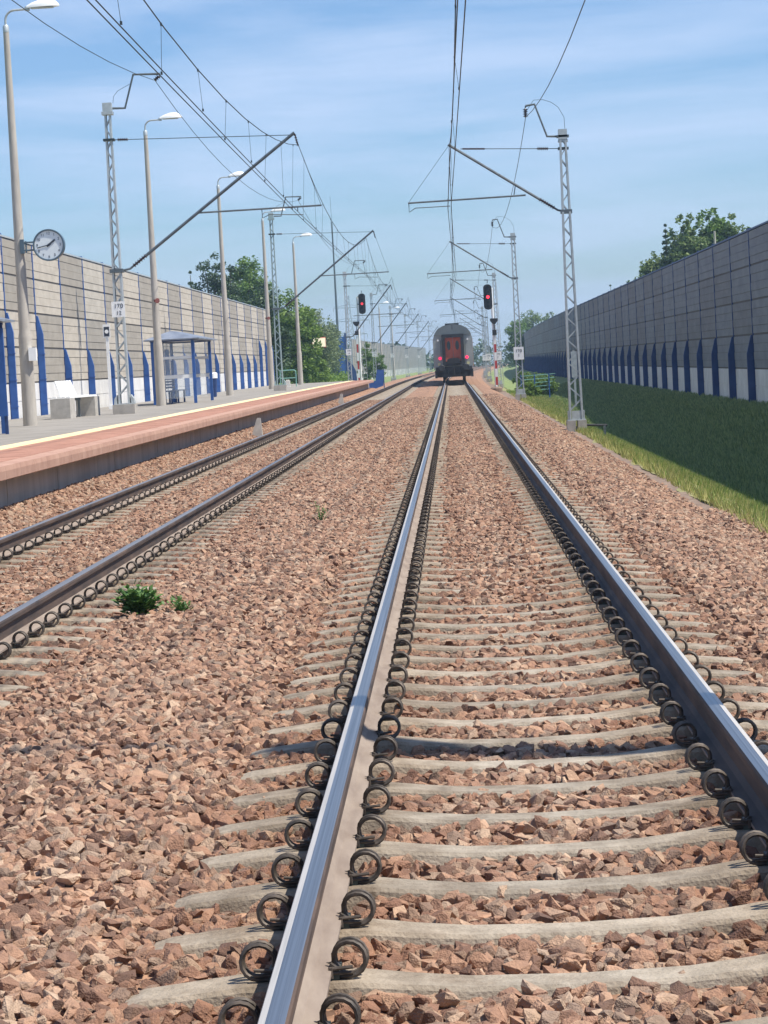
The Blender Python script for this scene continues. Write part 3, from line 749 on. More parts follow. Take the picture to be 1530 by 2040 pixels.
c = MB(); c.box(-.03, .14, -.10, .05, 1.45, 1.75); tag(c.build('notice_plate', 'white_paint', loc=(-9.80, 55.3, LZ)), 'small white notice fixed low on the nearest lamp post', 'notice')
for (yy, zz, lb) in ((80.6, 4.0, 'small dark red loudspeaker strapped to the lamp post before the shelter'), (130.0, 4.3, 'small dark red loudspeaker strapped to the lamp post by the teal mast')):
    t = thing('loudspeaker', (-9.90, yy, zz), lb, 'loudspeaker', 'loudspeakers on the lamp posts')
    b = MB(); b.lathe([(.125, -.04), (.125, .04)], n=16); b.build('strap', 'horn_red', t)
    b = MB(); b.lathe([(.04, 0), (.05, .06), (.08, .12), (.085, .14)], (0, -.12, 0), 14, 0, (.55, -.8, -.05)); b.build('horn', 'horn_red', t)

ck = thing('station_clock', (-9.22, 55.3, 4.59), 'round white station clock on a bracket beside the nearest lamp post', 'clock')
b = MB(); b.lathe([(.33, -.09), (.355, -.085), (.36, .0), (.355, .085), (.33, .09)], n=40, d=(0, 1, 0)); b.lathe([(.345, -.125), (.36, -.12), (.36, -.088), (.325, -.088), (.325, -.12), (.345, -.125)], n=40, d=(0, 1, 0), caps=False); b.build('case', 'clock_rim', ck, smooth=True)
b = MB(); b.lathe([(.322, -.096), (.322, -.0915)], n=40, d=(0, 1, 0)); fc = b.build('dial', 'clock_face', ck)
for h in range(1, 13):
    a = PI / 2 - h * PI / 6; text_mesh('numeral', str(h), .085, 'sign_text', fc, (.262 * math.cos(a), -.099, .262 * math.sin(a)), (PI / 2, 0, 0), .002)
def hand(name, ang, ln, w):
    b = MB(); a = PI / 2 - ang; d = Vector((math.cos(a), 0, math.sin(a))); b.bar(-d * .05 + Vector((0, -.106, 0)), d * ln + Vector((0, -.106, 0)), w, .006); b.build(name, 'sign_text', ck)
hand('hour_hand', math.radians(52), .19, .042); hand('minute_hand', math.radians(258), .27, .022)
b = MB(); b.lathe([(.03, -.112), (.03, -.104)], n=12, d=(0, 1, 0)); b.build('hub', 'sign_text', ck)
b = MB(); b.tube([(-.60, 0, .09), (-.34, 0, .09)], .02, 8); b.tube([(-.60, 0, -.09), (-.34, 0, -.09)], .02, 8); b.tube([(-.53, 0, .12), (-.53, 0, -.14)], .018, 8); b.box(-.66, -.575, -.06, .06, -.16, .16); b.build('bracket', 'clock_rim', ck)

# ------------------------------------------------------------------ shelters, bench, bin, sign post
def shelter(y0, label):
    t = thing('platform_shelter', (-9.76, y0, LZ - .01), label, 'shelter', 'blue glazed platform shelters')
    X0, X1, LN = -.60, .78, 5.7
    for x in (X0, X1):
        for y in (0, LN * .5, LN) if x == X0 else (0, LN):
            b = MB(); b.box(x - .05, x + .05, y - .05, y + .05, 0, 2.12); b.build('post', 'blue', t)
    b = MB(); ex0, ex1, ey0, ey1 = -.84, 1.04, -.38, LN + .38
    b.add([(ex0, ey0, 2.16), (ex1, ey0, 2.16), (ex1, ey1, 2.16), (ex0, ey1, 2.16), (ex0, ey0, 2.20), (ex1, ey0, 2.20), (ex1, ey1, 2.20), (ex0, ey1, 2.20), (-.05, 1.0, 2.50), (-.05, LN - 1.0, 2.50)],
          [(0, 3, 2, 1), (0, 1, 5, 4), (1, 2, 6, 5), (2, 3, 7, 6), (3, 0, 4, 7), (4, 5, 8), (5, 6, 9, 8), (6, 7, 9), (7, 4, 8, 9)])
    b.build('roof', 'shelter_roof', t)
    b = MB(); b.box(X1 - .04, X1 + .04, -.3, LN + .3, 2.121, 2.2); b.box(X0 - .04, X0 + .04, -.3, LN + .3, 2.121, 2.2); b.box(X0, X1, -.04, .04, 2.122, 2.19); b.box(X0, X1, LN - .04, LN + .04, 2.122, 2.19); b.build('beam', 'blue_dark', t)
    for nm, bx in (('back_pane', (X0 - .006, X0 + .006, .06, LN * .5 - .06)), ('back_pane', (X0 - .006, X0 + .006, LN * .5 + .06, LN - .06)), ('end_pane', (X0 + .06, X1 - .06, -.006, .006)), ('end_pane', (X0 + .06, X1 - .06, LN - .006, LN + .006))):
        b = MB(); b.box(*bx, .18, 2.05); p = b.build(nm, 'glass', t)
        q = MB()
        for za, zb in ((.86, .98), (1.52, 1.61)):
            e = .002; q.box(bx[0] - e, bx[1] + e, bx[2] - e, bx[3] + e, za, zb)
        q.build('white_band', 'white_paint', p)
    b = MB()
    for k in range(5): b.box(X0 + .12 + k * .085, X0 + .19 + k * .085, .5, LN - .5, .42, .455)
    for k in range(4): b.box(X0 + .075, X0 + .105, .5, LN - .5, .52 + k * .1, .59 + k * .1)
    for y in (.9, LN / 2, LN - .9): b.box(X0 + .14, X0 + .20, y - .03, y + .03, 0, .419); b.box(X0 + .44, X0 + .50, y - .03, y + .03, 0, .419)
    b.build('seat', 'blue_dark', t)
    b = MB(); b.box(X0 + .03, X0 + .06, LN * .5 + .4, LN * .5 + 1.5, .95, 1.9); b.build('timetable_case', 'blue', t)
    return t
sh2 = shelter(82.6, 'blue glazed shelter with low vaulted roof standing on the platform behind the second lamp')
sh1 = copy_tree(sh2); sh1.location = (-9.80, 41.6, LZ - .01); sh1['label'] = 'blue shelter cut off by the left edge of the picture'
ib = thing('information_board', (-9.12, 46.95, LZ - .02), 'bright blue information board at the very left edge of the picture', 'board')
b = MB(); b.box(-.30, .25, -.04, .04, .35, 2.05); b.build('panel', 'blue', ib)
b = MB(); b.box(-.29, -.23, .041, .10, 0, 2.15); b.box(.17, .23, .041, .10, 0, 2.15); b.build('post', 'blue_dark', ib)
b = MB(); b.box(.256, .262, -.03, .03, .62, .95); b.build('notice', 'white_paint', ib)
bn = thing('waste_bin', (-10.2, 101.5, LZ - .02), 'slim dark blue waste bin with white top beside the shelter', 'bin')
b = MB(); b.lathe([(.10, 0), (.12, .05), (.16, .75), (.17, .78)], n=16); b.build('body', 'blue_dark', bn, smooth=True)
b = MB(); b.lathe([(.19, .781), (.19, .98), (.15, 1.02)], n=16); b.build('top', 'white_paint', bn)

be = thing('concrete_bench', (-10.42, 63.0, LZ - .02), 'pale concrete bench with white slatted seat and back', 'bench', rz=-.09)
for y0 in (0.0, 2.75):
    b = MB(); b.box(-.29, .24, y0, y0 + .55, 0, .52); b.build('end_block', 'concrete_bench', be)
b = MB()
for k in range(4): b.box(-.23 + k * .12, -.13 + k * .12, .05, 3.2, .525, .575)
b.build('seat', 'white_paint', be)
b = MB()
for k in range(6):
    y0 = .45 + k * .29
    b.add([(-.27, y0, .98), (-.24, y0, .99), (-.10, y0, .58), (-.13, y0, .57), (-.27, y0 + .24, .98), (-.24, y0 + .24, .99), (-.10, y0 + .24, .58), (-.13, y0 + .24, .57)],
          [(0, 1, 2, 3), (7, 6, 5, 4), (0, 4, 5, 1), (1, 5, 6, 2), (2, 6, 7, 3), (3, 7, 4, 0)])
b.build('backrest', 'white_paint', be)
b = MB(); b.box(-.05, 0, 1.3, 1.36, 0, .524); b.box(-.05, 0, 2.0, 2.06, 0, .524); b.box(-.2, .2, 1.31, 1.35, .45, .524); b.build('leg', 'steel_dark', be)

sp = thing('sign_post', (-11.08, 77.0, LZ), 'thin white post with small dark square stop sign near the lattice mast', 'sign')
b = MB(); b.box(-.045, .045, -.03, .03, 0, 2.25); b.box(-.07, .07, -.06, .06, 0, .12); b.build('post', 'white_paint', sp)
b = MB(); b.box(-.115, .115, -.05, -.035, 2.26, 2.68); b.build('board', 'white_paint', sp)
b = MB(); b.box(-.085, .085, -.056, -.0515, 2.30, 2.60); b.build('dark_square', 'sign_text', sp)
b = MB(); b.lathe([(.062, -.062), (.062, -.0575)], (0, 0, 2.45), 20, 0, (0, 1, 0)); b.build('white_disc', 'white_paint', sp)

# antenna-like masts' thin shadow lines on the wall come from the lamp and mast themselves
gr = thing('handrail', (-9.6, 140.0, LZ - .02), 'green tubular handrail at the far end of the platform', 'railing')
b = MB(); b.tube([(-.55, 0, .95), (.30, 0, .95), (.38, 0, .90), (.40, 0, .82), (.40, 0, 0)], .03, 8); b.tube([(-.50, 0, 0), (-.50, 0, .95)], .03, 8); b.tube([(-.50, 0, .5), (.40, 0, .5)], .025, 8); b.build('frame', 'green_paint', gr)
b = MB(); b.box(-.13, .13, -.12, .12, 0, .36); b.box(-.09, .09, -.08, .08, .36, .42); tag(b.build('concrete_stub', 'concrete_white', loc=(-9.55, 138.0, LZ - .02)), 'small pale concrete block under the green handrail', 'block')
ys_ = thing('yellow_sign', (-11.7, 213.0, -.35), 'cream rectangular sign in front of the bushes in the gap', 'sign', rz=.75)
b = MB(); b.box(-.74, .74, -.03, -.005, 3.72, 4.50); b.build('board', 'sign_cream', ys_)
b = MB(); b.box(-.80, .80, -.004, .02, 3.66, 4.56); b.build('frame', 'red_paint', ys_)
b = MB(); b.tube([(0, .06, -.3), (0, .06, 4.4)], .035, 8); b.build('post', 'bark', ys_)

# tall pole and blue end post of the farther wall
tp = thing('antenna_pole', (-13.6, 292.0, -.35), 'very tall thin dark pole rising from the tall blue post', 'pole')
b = MB(); b.lathe([(.16, 0), (.14, 8), (.10, 14), (.07, 19.2)], n=12); b.build('shaft', 'steel_dark', tp, smooth=True)
b = MB(); b.tube([(-.02, 0, 19.2), (-.05, 0, 22.2)], .02, 6); b.build('aerial', 'steel_dark', tp)
ep = thing('end_post', (-12.9, 291.4, -.35), 'tall blue steel buttress post starting the farther noise wall', 'post')
b = MB(); b.box(-.75, .05, -.12, .12, 0, 5.5); b.build('plate_post', 'blue', ep)
b = MB(); b.box(.06, .36, -.14, .14, 0, 5.9); b.prism([(.36, 0), (1.35, 0), (1.3, 1.2), (.95, 2.0), (.55, 2.5), (.36, 2.6)], -.1, .1); b.build('buttress', 'blue_dark', ep)
b = MB(); b.box(-2.0, -.76, -.05, .05, 0, 2.7); b.build('side_panel', 'blue_dark', ep)
pe = thing('ramp_parapet', (0, 0, 0), 'sloping blue sheet parapet at the very end of the platform', 'parapet')
b = MB(); b.prism([(-5.46, 1.2), (-5.0, 1.15), (-5.08, .05), (-6.2, -.30), (-6.35, .30), (-5.62, .42)], 170.6, 170.72); b.build('sheet', 'blue', pe)
b = MB(); b.tube([(-5.02, 170.66, -.35), (-5.02, 170.66, 1.2)], .035, 8); b.build('post', 'blue_dark', pe)

# ------------------------------------------------------------------ signals
def signal(x, y, z, hx, lens_mat, label, zh, strip_side):
    t = thing('light_signal', (x, y, z), label, 'signal', 'red light signals')
    b = MB(); b.lathe([(.075, 0), (.075, zh + .5), (.05, zh + .55)], n=12); b.build('pole', 'white_paint', t)
    b = MB(); b.lathe([(.36, -.45), (.38, -.40), (.38, .15), (.30, .22), (.12, .25)], n=14); b.build('base', 'soil', t)
    b = MB(); pts = []
    w, h = .26, .83
    for k in range(9): a = PI * k / 8; pts.append((hx + w * math.cos(a), zh + h - w + w * math.sin(a) * .8))
    for k in range(9): a = PI + PI * k / 8; pts.append((hx + w * math.cos(a), zh - h + w + w * math.sin(a) * .8))
    b.prism(pts, -.22, -.16); hd = b.build('signal_head', 'black', t)
    for i, dz in enumerate((.60, .30, 0, -.30, -.58)):
        b = MB(); b.lathe([(.095, -.232), (.095, -.222)], (hx, 0, zh + dz), 18, 0, (0, 1, 0)); b.build('lens', lens_mat if i == 2 else 'lens_off', hd)
        b = MB(); n = 10
        vs = []; fs = []
        for j, yy in enumerate((-.221, -.36 + .02 * (i == 2))):
            for k in range(n): a = PI * k / (n - 1); vs.append((hx + .115 * math.cos(a), yy, zh + dz + .115 * math.sin(a)))
        for k in range(n - 1): fs.append((k, k + 1, k + n + 1, k + n))
        b.add(vs, fs); b.build('hood', 'black', hd)
    b = MB(); b.box(min(0, hx), max(0, hx) + .02, -.15, -.08, zh - .06, zh + .02); b.box(min(0, hx), max(0, hx) + .02, -.15, -.08, zh + .5, zh + .56); b.tube([(hx, -.18, zh + .83), (hx + .02, -.18, zh + .98)], .03, 6); b.build('bracket', 'steel_dark', t)
    # ladder behind the head
    b = MB(); b.tube([(.16, .14, .2), (.10, .14, zh + .9)], .018, 6); b.tube([(.48, .14, .2), (.32, .14, zh + .9)], .018, 6)
    for k in range(14): zz = .5 + k * (zh + .2) / 14; b.tube([(.16, .14, zz), (.42, .14, zz)], .012, 5)
    b.build('ladder', 'galv', t)
    lz = zh - 1.5
    b = MB(); b.prism([(-.24 + strip_side, lz + .18), (.24 + strip_side, lz + .18), (.24 + strip_side, lz + .04), (.08 + strip_side, lz - .17), (-.08 + strip_side, lz - .17), (-.24 + strip_side, lz + .04)], -.25, -.05); b.build('repeater_lamp', 'black', t)
    b = MB(); b.box(strip_side - .13, strip_side + .13, -.22, -.04, lz - .85, lz - .52); b.tube([(strip_side, -.12, lz - .52), (strip_side, -.12, lz - .17)], .03, 6); b.build('junction_box', 'black', t)
    b = MB(); z1 = lz - .9; n = 6; step = (z1 - .35) / n
    for k in range(n): b.box(strip_side - .065, strip_side + .065, -.13, -.11, .35 + k * step, .35 + (k + 1) * step, k % 2)
    b.build('striped_strip', ['red_paint', 'white_paint'], t)
    return t
signal(2.42, 150.0, -.45, -.24, 'red_lamp', 'signal with a bright red light to the right of the train', 5.75, .06)
signal(-7.12, 185.0, -.35, .36, 'red_lamp_dim', 'signal with a dim red light left of the tracks behind the platform end', 6.55, -.16)

# ------------------------------------------------------------------ blue ramp railing on the right, drain pipe
fr = thing('ramp_railing', (3.4, 130.0, -.55), 'low blue and pale green railing on the bank right of the second mast', 'railing')
b = MB()
for k in range(5): z = .25 + k * .2; b.bar((0.0, 0, z), (1.85 - (4 - k) * .08, .6, z + .05), .035, .04)
b.build('rails', 'green_paint', fr)
for x in (.0, .72, 1.5): b = MB(); b.box(x - .03, x + .03, x * .3, x * .3 + .05, -.3, 1.12); b.build('post', 'blue', fr)
dp = thing('drain_pipe', (3.2, 65.2, -.42), 'short dark pipe sticking out sideways behind the foot of the near right mast', 'pipe')
b = MB(); b.tube([(0, 0, .02), (.6, 0, -.02)], .035, 10); b.build('tube', 'black', dp)
b = MB(); b.box(.5, .56, -.04, .04, -.5, -.02); b.build('support', 'steel_dark', dp)
b = MB(); b.box(-.05, .05, -.05, .05, -.7, 2.6); b.box(-.14, .14, -.07, -.055, 1.3, 2.55); tag(b.build('marker_post', 'galv', loc=(5.65, 118.0, -.9)), 'slim grey post by the shaded wall beside the near right mast', 'post')

# ------------------------------------------------------------------ train
def coach(y, label, rear):
    t = thing('passenger_coach', (-.08 + cx(y), y, 0), label, 'train coach', 'coaches of the standing train')
    LN = 25.5; W = 1.40
    sec = [(-W + .03, 1.0), (-W, 1.35), (-W, 3.05), (-W + .10, 3.45), (-W + .36, 3.80), (-W + .75, 4.02), (0, 4.13)]
    sec = sec + [(-x, z) for x, z in sec[-2::-1]]
    lower = [(x, z) for x, z in sec if z <= 3.46]
    b = MB(); b.prism([(-W + .03, 1.0), (-W, 1.35), (-W, 3.05), (-W + .08, 3.36), (W - .08, 3.36), (W, 3.05), (W, 1.35), (W - .03, 1.0)], 0.0, LN); bd = b.build('body', 'coach_grey', t)
    b = MB(); b.prism([(-W + .078, 3.362), (-W + .15, 3.55), (-W + .36, 3.82), (-W + .75, 4.03), (0, 4.13), (W - .75, 4.03), (W - .36, 3.82), (W - .15, 3.55), (W - .078, 3.362)], -.06, LN); rf = b.build('roof', 'coach_roof', t)
    b = MB(); b.box(-.5, .5, 4, 8, 4.08, 4.25); b.box(-.5, .5, 15, 19, 4.08, 4.25); b.box(-.015, .015, -.075, -.062, 3.75, 4.08); b.build('roof_equipment', 'coach_dark', rf)
    for s in (-1, 1):
        for k in range(9):
            b = MB(); b.box(s * W - .01, s * W + .012, 2.6 + k * 2.35, 4.2 + k * 2.35, 2.05, 2.95); b.build('window', 'window_dark', bd)
        for yy in (.5, LN - 1.4):
            b = MB(); b.box(s * W - .01, s * W + .014, yy, yy + .9, 1.05, 3.05); b.build('side_door', 'coach_orange', bd)
    b = MB(); b.box(-1.25, 1.25, 2, LN - 2, .55, 1.0); b.box(-1.3, 1.3, .05, .6, .72, 1.02); b.box(-1.36, -1.2, 0.1, 1.2, .35, .9); b.box(1.2, 1.36, .1, 1.2, .35, .9); b.build('underframe', 'coach_dark', t)
    for yy in (3.2, LN - 3.2):
        b = MB(); b.box(-1.2, 1.2, yy - 1.7, yy + 1.7, .38, .75); bg = b.build('bogie', 'coach_dark', t)
        for dy in (-1.25, 1.25):
            b = MB()
            for s in (-1, 1): b.lathe([(.30, -.07), (.46, -.065), (.48, -.03), (.46, .05), (.30, .06)], (s * HG, yy + dy, .46), 22, 0, (1, 0, 0))
            b.tube([(-HG, yy + dy, .46), (HG, yy + dy, .46)], .08, 8); b.build('wheelset', 'coach_dark', bg)
    # end wall: gangway frame, doors, buffers, coupling, lamps
    b = MB(); b.box(-.78, -.56, -.32, -.005, 1.18, 3.42); b.box(.56, .78, -.32, -.005, 1.18, 3.42); b.box(-.56, .56, -.32, -.005, 3.18, 3.42); b.box(-.56, .56, -.32, -.005, 1.18, 1.5); b.prism([(-.46, 1.35), (.46, 1.35), (.46, 1.62), (.3, 1.72), (-.3, 1.72), (-.46, 1.62)], -.36, -.33); b.build('gangway_frame', 'black', t)
    for s in (-1, 1):
        b = MB(); b.box(min(s * .015, s * .555), max(s * .015, s * .555), -.09, -.02, 1.5, 3.175); d = b.build('end_door', 'coach_orange', t)
        b = MB(); pts = [(s * .30 + .13 * math.cos(a), 2.62 + .33 * math.sin(a)) for a in np.linspace(0, 2 * PI, 16, endpoint=False)]; b.prism(pts, -.10, -.092); b.build('door_window', 'window_dark', d)
        b = MB(); b.tube([(s * .875, -.02, 1.06), (s * .875, -.45, 1.06)], .09, 12); b.lathe([(.20, 0), (.23, .02), (.23, .05)], (s * .875, -.52, 1.06), 18, 0, (0, 1, 0)); b.build('buffer', 'coach_dark', t)
        b = MB(); b.lathe([(.095, -.06), (.105, -.03), (.105, .0)], (s * .95, -.02, 1.74), 18, 0, (0, 1, 0)); b.build('tail_light', 'tail_lamp' if rear else 'lens_off', t)
        b = MB(); b.lathe([(.07, -.04), (.07, .0)], (s * 1.05, -.01, 3.02), 14, 0, (0, 1, 0)); b.build('marker_lamp', 'white_paint', t)
        b = MB(); b.box(min(s * .93, s * 1.12), max(s * .93, s * 1.12), -.03, -.005, 1.24, 1.42); b.build('end_marking', 'yellow_mark', t)
        b = MB(); b.tube([(s * .86, -.06, 1.9), (s * .86, -.06, 3.0)], .015, 6); b.tube([(s * .5, -.12, .95), (s * .42, -.22, .6), (s * .38, -.14, .42)], .03, 6); b.build('hose', 'black', t)
    b = MB(); b.box(-1.28, 1.28, -.05, .1, .85, 1.12); b.box(-.9, .9, -.08, .1, .42, .6); b.build('headstock', 'coach_dark', t)
    b = MB(); b.box(-.09, .09, -.45, 0, .95, 1.12); b.tube([(0, -.42, 1.0), (0, -.46, .7), (.03, -.44, .55)], .035, 8); b.build('coupler', 'black', t)
    return t
TY = 173.5
coach(TY, 'rear coach of the train with orange gangway doors and two lit red tail lamps', True)
o2 = coach(TY + 26.3, 'coach hidden ahead of the rear one, only its right flank showing', False)
o2.rotation_euler = (0, 0, -.004)

# ------------------------------------------------------------------ trees and plants
def leaf_cloud(b, c, r, n, size, rr, squash=.8, mi=0):
    for _ in range(n):
        d = Vector((rr.gauss(0, 1), rr.gauss(0, 1), rr.gauss(0, 1))).normalized() * (rr.random() ** .45) * r
        p = c + Vector((d.x, d.y, d.z * squash)); s = size * rr.uniform(.6, 1.35)
        u = Vector((rr.gauss(0, 1), rr.gauss(0, 1), rr.gauss(0, .6))).normalized(); w = u.cross(Vector((rr.gauss(0, 1), rr.gauss(0, 1), rr.gauss(0, 1)))).normalized()
        b.add([p - u * s * .5, p + w * s * .28, p + u * s * .5, p - w * s * .28], [(0, 1, 2, 3)], mi)
def broadleaf(name, loc, h, r, mat, label, cat, seed, size=.22, clumps=46, per=150, base=.28, group=None, lean=0.):
    rr = random.Random(seed); t = thing(name, loc, label, cat, group)
    tr = MB(); th = h * .62
    tr.tube([(0, 0, -.3), (rr.uniform(-.1, .1), 0, th * .5), (lean + rr.uniform(-.2, .2), rr.uniform(-.2, .2), th)], [h * .024, h * .017, h * .008], 9)
    cr = MB(); zc = h * (base + (1 - base) / 2); hz = h * (1 - base) / 2
    for k in range(clumps):
        d = Vector((rr.gauss(0, 1), rr.gauss(0, 1), rr.gauss(0, 1))).normalized() * (rr.random() ** .4)
        # crown fuller low, irregular top
        c = Vector((d.x * r * rr.uniform(.7, 1.0) + lean, d.y * r * .9, zc + d.z * hz * .88)); cr_ = r * rr.uniform(.26, .46)
        if rr.random() < .3: tr.tube([(lean * .6, 0, th * rr.uniform(.4, .9)), lerp((0, 0, th), c, .55), tuple(c)], [h * .008, h * .005, h * .002], 5)
        leaf_cloud(cr, c, cr_, per, size, rr)
    for k in range(int(clumps * .5)):        # sprigs that break the outline
        d = Vector((rr.gauss(0, 1), rr.gauss(0, 1), rr.gauss(.25, 1))).normalized()
        c = Vector((d.x * r * 1.02 + lean, d.y * r * .95, zc + d.z * hz)); leaf_cloud(cr, c, r * .13, 22, size * .9, rr, 1.3)
    tr.build('trunk', 'bark', t); cr.build('crown', mat, t, recalc=False)
    return t
def conifer(loc, h, r, label, seed, mat='leaf_dark', layers=24, size=.24):
    rr = random.Random(seed); t = thing('conifer_tree', loc, label, 'tree')
    tr = MB(); tr.tube([(0, 0, -.3), (0, 0, h * .98)], [h * .02, h * .002], 8); cr = MB()
    for k in range(layers):
        f = k / (layers - 1); z = h * (.15 + .85 * f) + rr.uniform(-.15, .15) * (1 - f); R = r * (1 - f) * rr.uniform(.75, 1.15) + .04
        m = max(3, int(9 * (1 - f)) + 3)
        for j in range(m):
            a = 2 * PI * (j + rr.random() * .8) / m; L_ = R * rr.uniform(.55, 1.15); e = Vector((math.cos(a) * L_, math.sin(a) * L_, z - L_ * .35))
            tr.tube([(0, 0, z), tuple(e)], [.02, .006], 4)
            for q in (.2, .5, .75, 1.0): leaf_cloud(cr, Vector((e.x * q, e.y * q, z + (e.z - z) * q)), .09 + R * .30, int(10 + 24 * (1 - f)), size * (.6 + .5 * (1 - f)), rr, 1.0)
    tr.build('trunk', 'bark', t); cr.build('crown', mat, t, recalc=False)
    return t
# behind the platform-side wall
broadleaf('pine_tree', (-18.6, 190, -.3), 11.2, 1.7, 'leaf_dark', 'dark pine above the wall, left of the third lamp', 'tree', 1, .24, 60, 130, .12)
broadleaf('pine_tree', (-17.3, 191, -.3), 10.6, 1.1, 'leaf_dark', 'second dark pine touching the third lamp post, above the wall', 'tree', 2, .22, 44, 120, .12)
conifer((-18.7, 176, -.3), 9.2, .75, 'thin spruce top at the left end of the tree group above the wall', 3, layers=11)
broadleaf('deciduous_tree', (-16.6, 198, -.3), 11.3, 2.2, 'leaf_mid', 'round fresh green tree right of the third lamp, above the wall', 'tree', 4, .26)
broadleaf('willow_tree', (-17.4, 208, -.3), 9.9, 3.3, 'leaf_grey', 'grey green rounded tree above the wall, left of the teal mast', 'tree', 5, .26, 80)
conifer((-18.4, 146, -.3), 7.7, .35, 'tiny treetop peeking over the wall beside the second lamp', 6, layers=8, size=.2)
broadleaf('deciduous_tree', (-13.9, 176, -.35), 8.4, 2.3, 'leaf_dark', 'dark leafy tree at the end of the wall behind the teal mast', 'tree', 7, .26, 70, base=.08)
broadleaf('deciduous_tree', (-12.2, 188, -.35), 7.9, 1.9, 'leaf_bright', 'bright green tall bush at the end of the platform wall', 'tree', 8, .26, 80, base=.04)
broadleaf('willow_tree', (-13.9, 232, -.35), 7.6, 2.9, 'leaf_grey', 'big grey green willow behind the cream sign', 'tree', 9, .26, 95, base=.02)
broadleaf('willow_tree', (-14.2, 262, -.35), 7.0, 2.6, 'leaf_grey', 'lower willow crown next to the tall blue post', 'tree', 10, .26, 80, base=.02)
broadleaf('deciduous_tree', (-15.5, 215, -.35), 6.9, 2.6, 'leaf_mid', 'green tree between the bright bush and the big willow', 'tree', 11, .26, 70, base=.03)
broadleaf('bush', (-10.9, 192, -.35), 2.6, 1.2, 'leaf_bright', 'low bright shrub behind the green handrail', 'bush', 12, .18, 26, base=0.0)
hg = MB(); rr = random.Random(13)
for k in range(90):
    leaf_cloud(hg, Vector((-14.2 + rr.uniform(0, 4.6), 200 + rr.uniform(0, 26), -.1 + rr.uniform(0, .85))), .6, 60, .2, rr)
tag(hg.build('undergrowth', 'leaf_bright', recalc=False), 'knee-high bright green undergrowth behind the last lamp post', 'undergrowth', kind='stuff')
# right of the line, behind and beyond the shaded wall
conifer((15.9, 180, -.4), 11.0, 1.35, 'slim dark spruce at the left of the tree group above the right wall', 21)
broadleaf('birch_tree', (17.5, 181, -.4), 11.7, 1.7, 'leaf_birch', 'feathery tree right beside the slim spruce above the right wall', 'tree', 22, .30, 90, base=.25)
broadleaf('deciduous_tree', (19.5, 183, -.4), 12.1, 1.9, 'leaf_mid', 'tallest full tree in the group above the right wall', 'tree', 23, .30, 100, base=.25)
broadleaf('birch_tree', (21.2, 182, -.4), 11.6, 1.5, 'leaf_birch', 'right-hand tree of the group above the right wall', 'tree', 24, .30, 84, base=.25)
broadleaf('deciduous_tree', (16.0, 184, -.4), 9.2, 2.2, 'leaf_birch', 'lower bushy tree in front of the slim spruce above the right wall', 'tree', 25, .30, 90, base=.25)
broadleaf('deciduous_tree', (14.3, 186, -.4), 7.9, 1.3, 'leaf_mid', 'small bushy top at the left foot of the tree group', 'tree', 26, .28, 56, base=.25)
broadleaf('deciduous_tree', (18.6, 186, -.4), 9.9, 2.1, 'leaf_mid', 'leafy middle of the tree group behind the tallest tree', 'tree', 27, .30, 90, base=.25)
broadleaf('deciduous_tree', (15.2, 183, -.4), 8.4, 1.6, 'leaf_birch', 'low crown between the slim spruce and the small bushy top on the left', 'tree', 61, .28, 60, base=.3)
broadleaf('deciduous_tree', (20.6, 186, -.4), 10.3, 1.7, 'leaf_mid', 'low crown at the right foot of the tree group, just over the wall', 'tree', 62, .28, 60, base=.3)
broadleaf('birch_tree', (16.7, 232, -.4), 8.6, 1.1, 'leaf_birch', 'thin pale sapling just over the right wall', 'tree', 28, .2, 14, 60, base=.5)
conifer((18.4, 281, -.4), 9.6, .5, 'tiny pointed treetop above the middle of the right wall', 29, layers=8)
up = MB(); up.lathe([(.11, 0), (.08, 10.3)], (0, 0, 0), 10); tag(up.build('utility_pole', 'concrete_pole', loc=(19.3, 178.5, -.4)), 'pale pole standing among the trees above the right wall', 'pole')
broadleaf('deciduous_tree', (9.6, 352, -.5), 7.6, 2.0, 'leaf_mid', 'round green tree right of the right signal', 'tree', 30, .28, 40, base=.1)
broadleaf('deciduous_tree', (12.9, 392, -.5), 9.3, 2.9, 'leaf_birch', 'hazy tree behind the wall right of the second mast', 'tree', 31, .3, 44, base=.2)
broadleaf('birch_tree', (16.3, 400, -.5), 9.0, 1.9, 'leaf_birch', 'hazy smaller tree at the right end of the far group', 'tree', 32, .3, 34, base=.2)
broadleaf('bush', (4.3, 150, -.75), 1.5, .8, 'leaf_mid', 'small green bush beside the right signal base', 'bush', 33, .14, 24, base=0)
broadleaf('bush', (5.0, 143, -.9), 1.3, .9, 'leaf_mid', 'low bush behind the blue railing', 'bush', 34, .14, 24, base=0)
broadleaf('bush', (3.75, 128, -.75), .9, .55, 'leaf_bright', 'bright low bush in front of the blue railing', 'bush', 35, .12, 20, base=0)
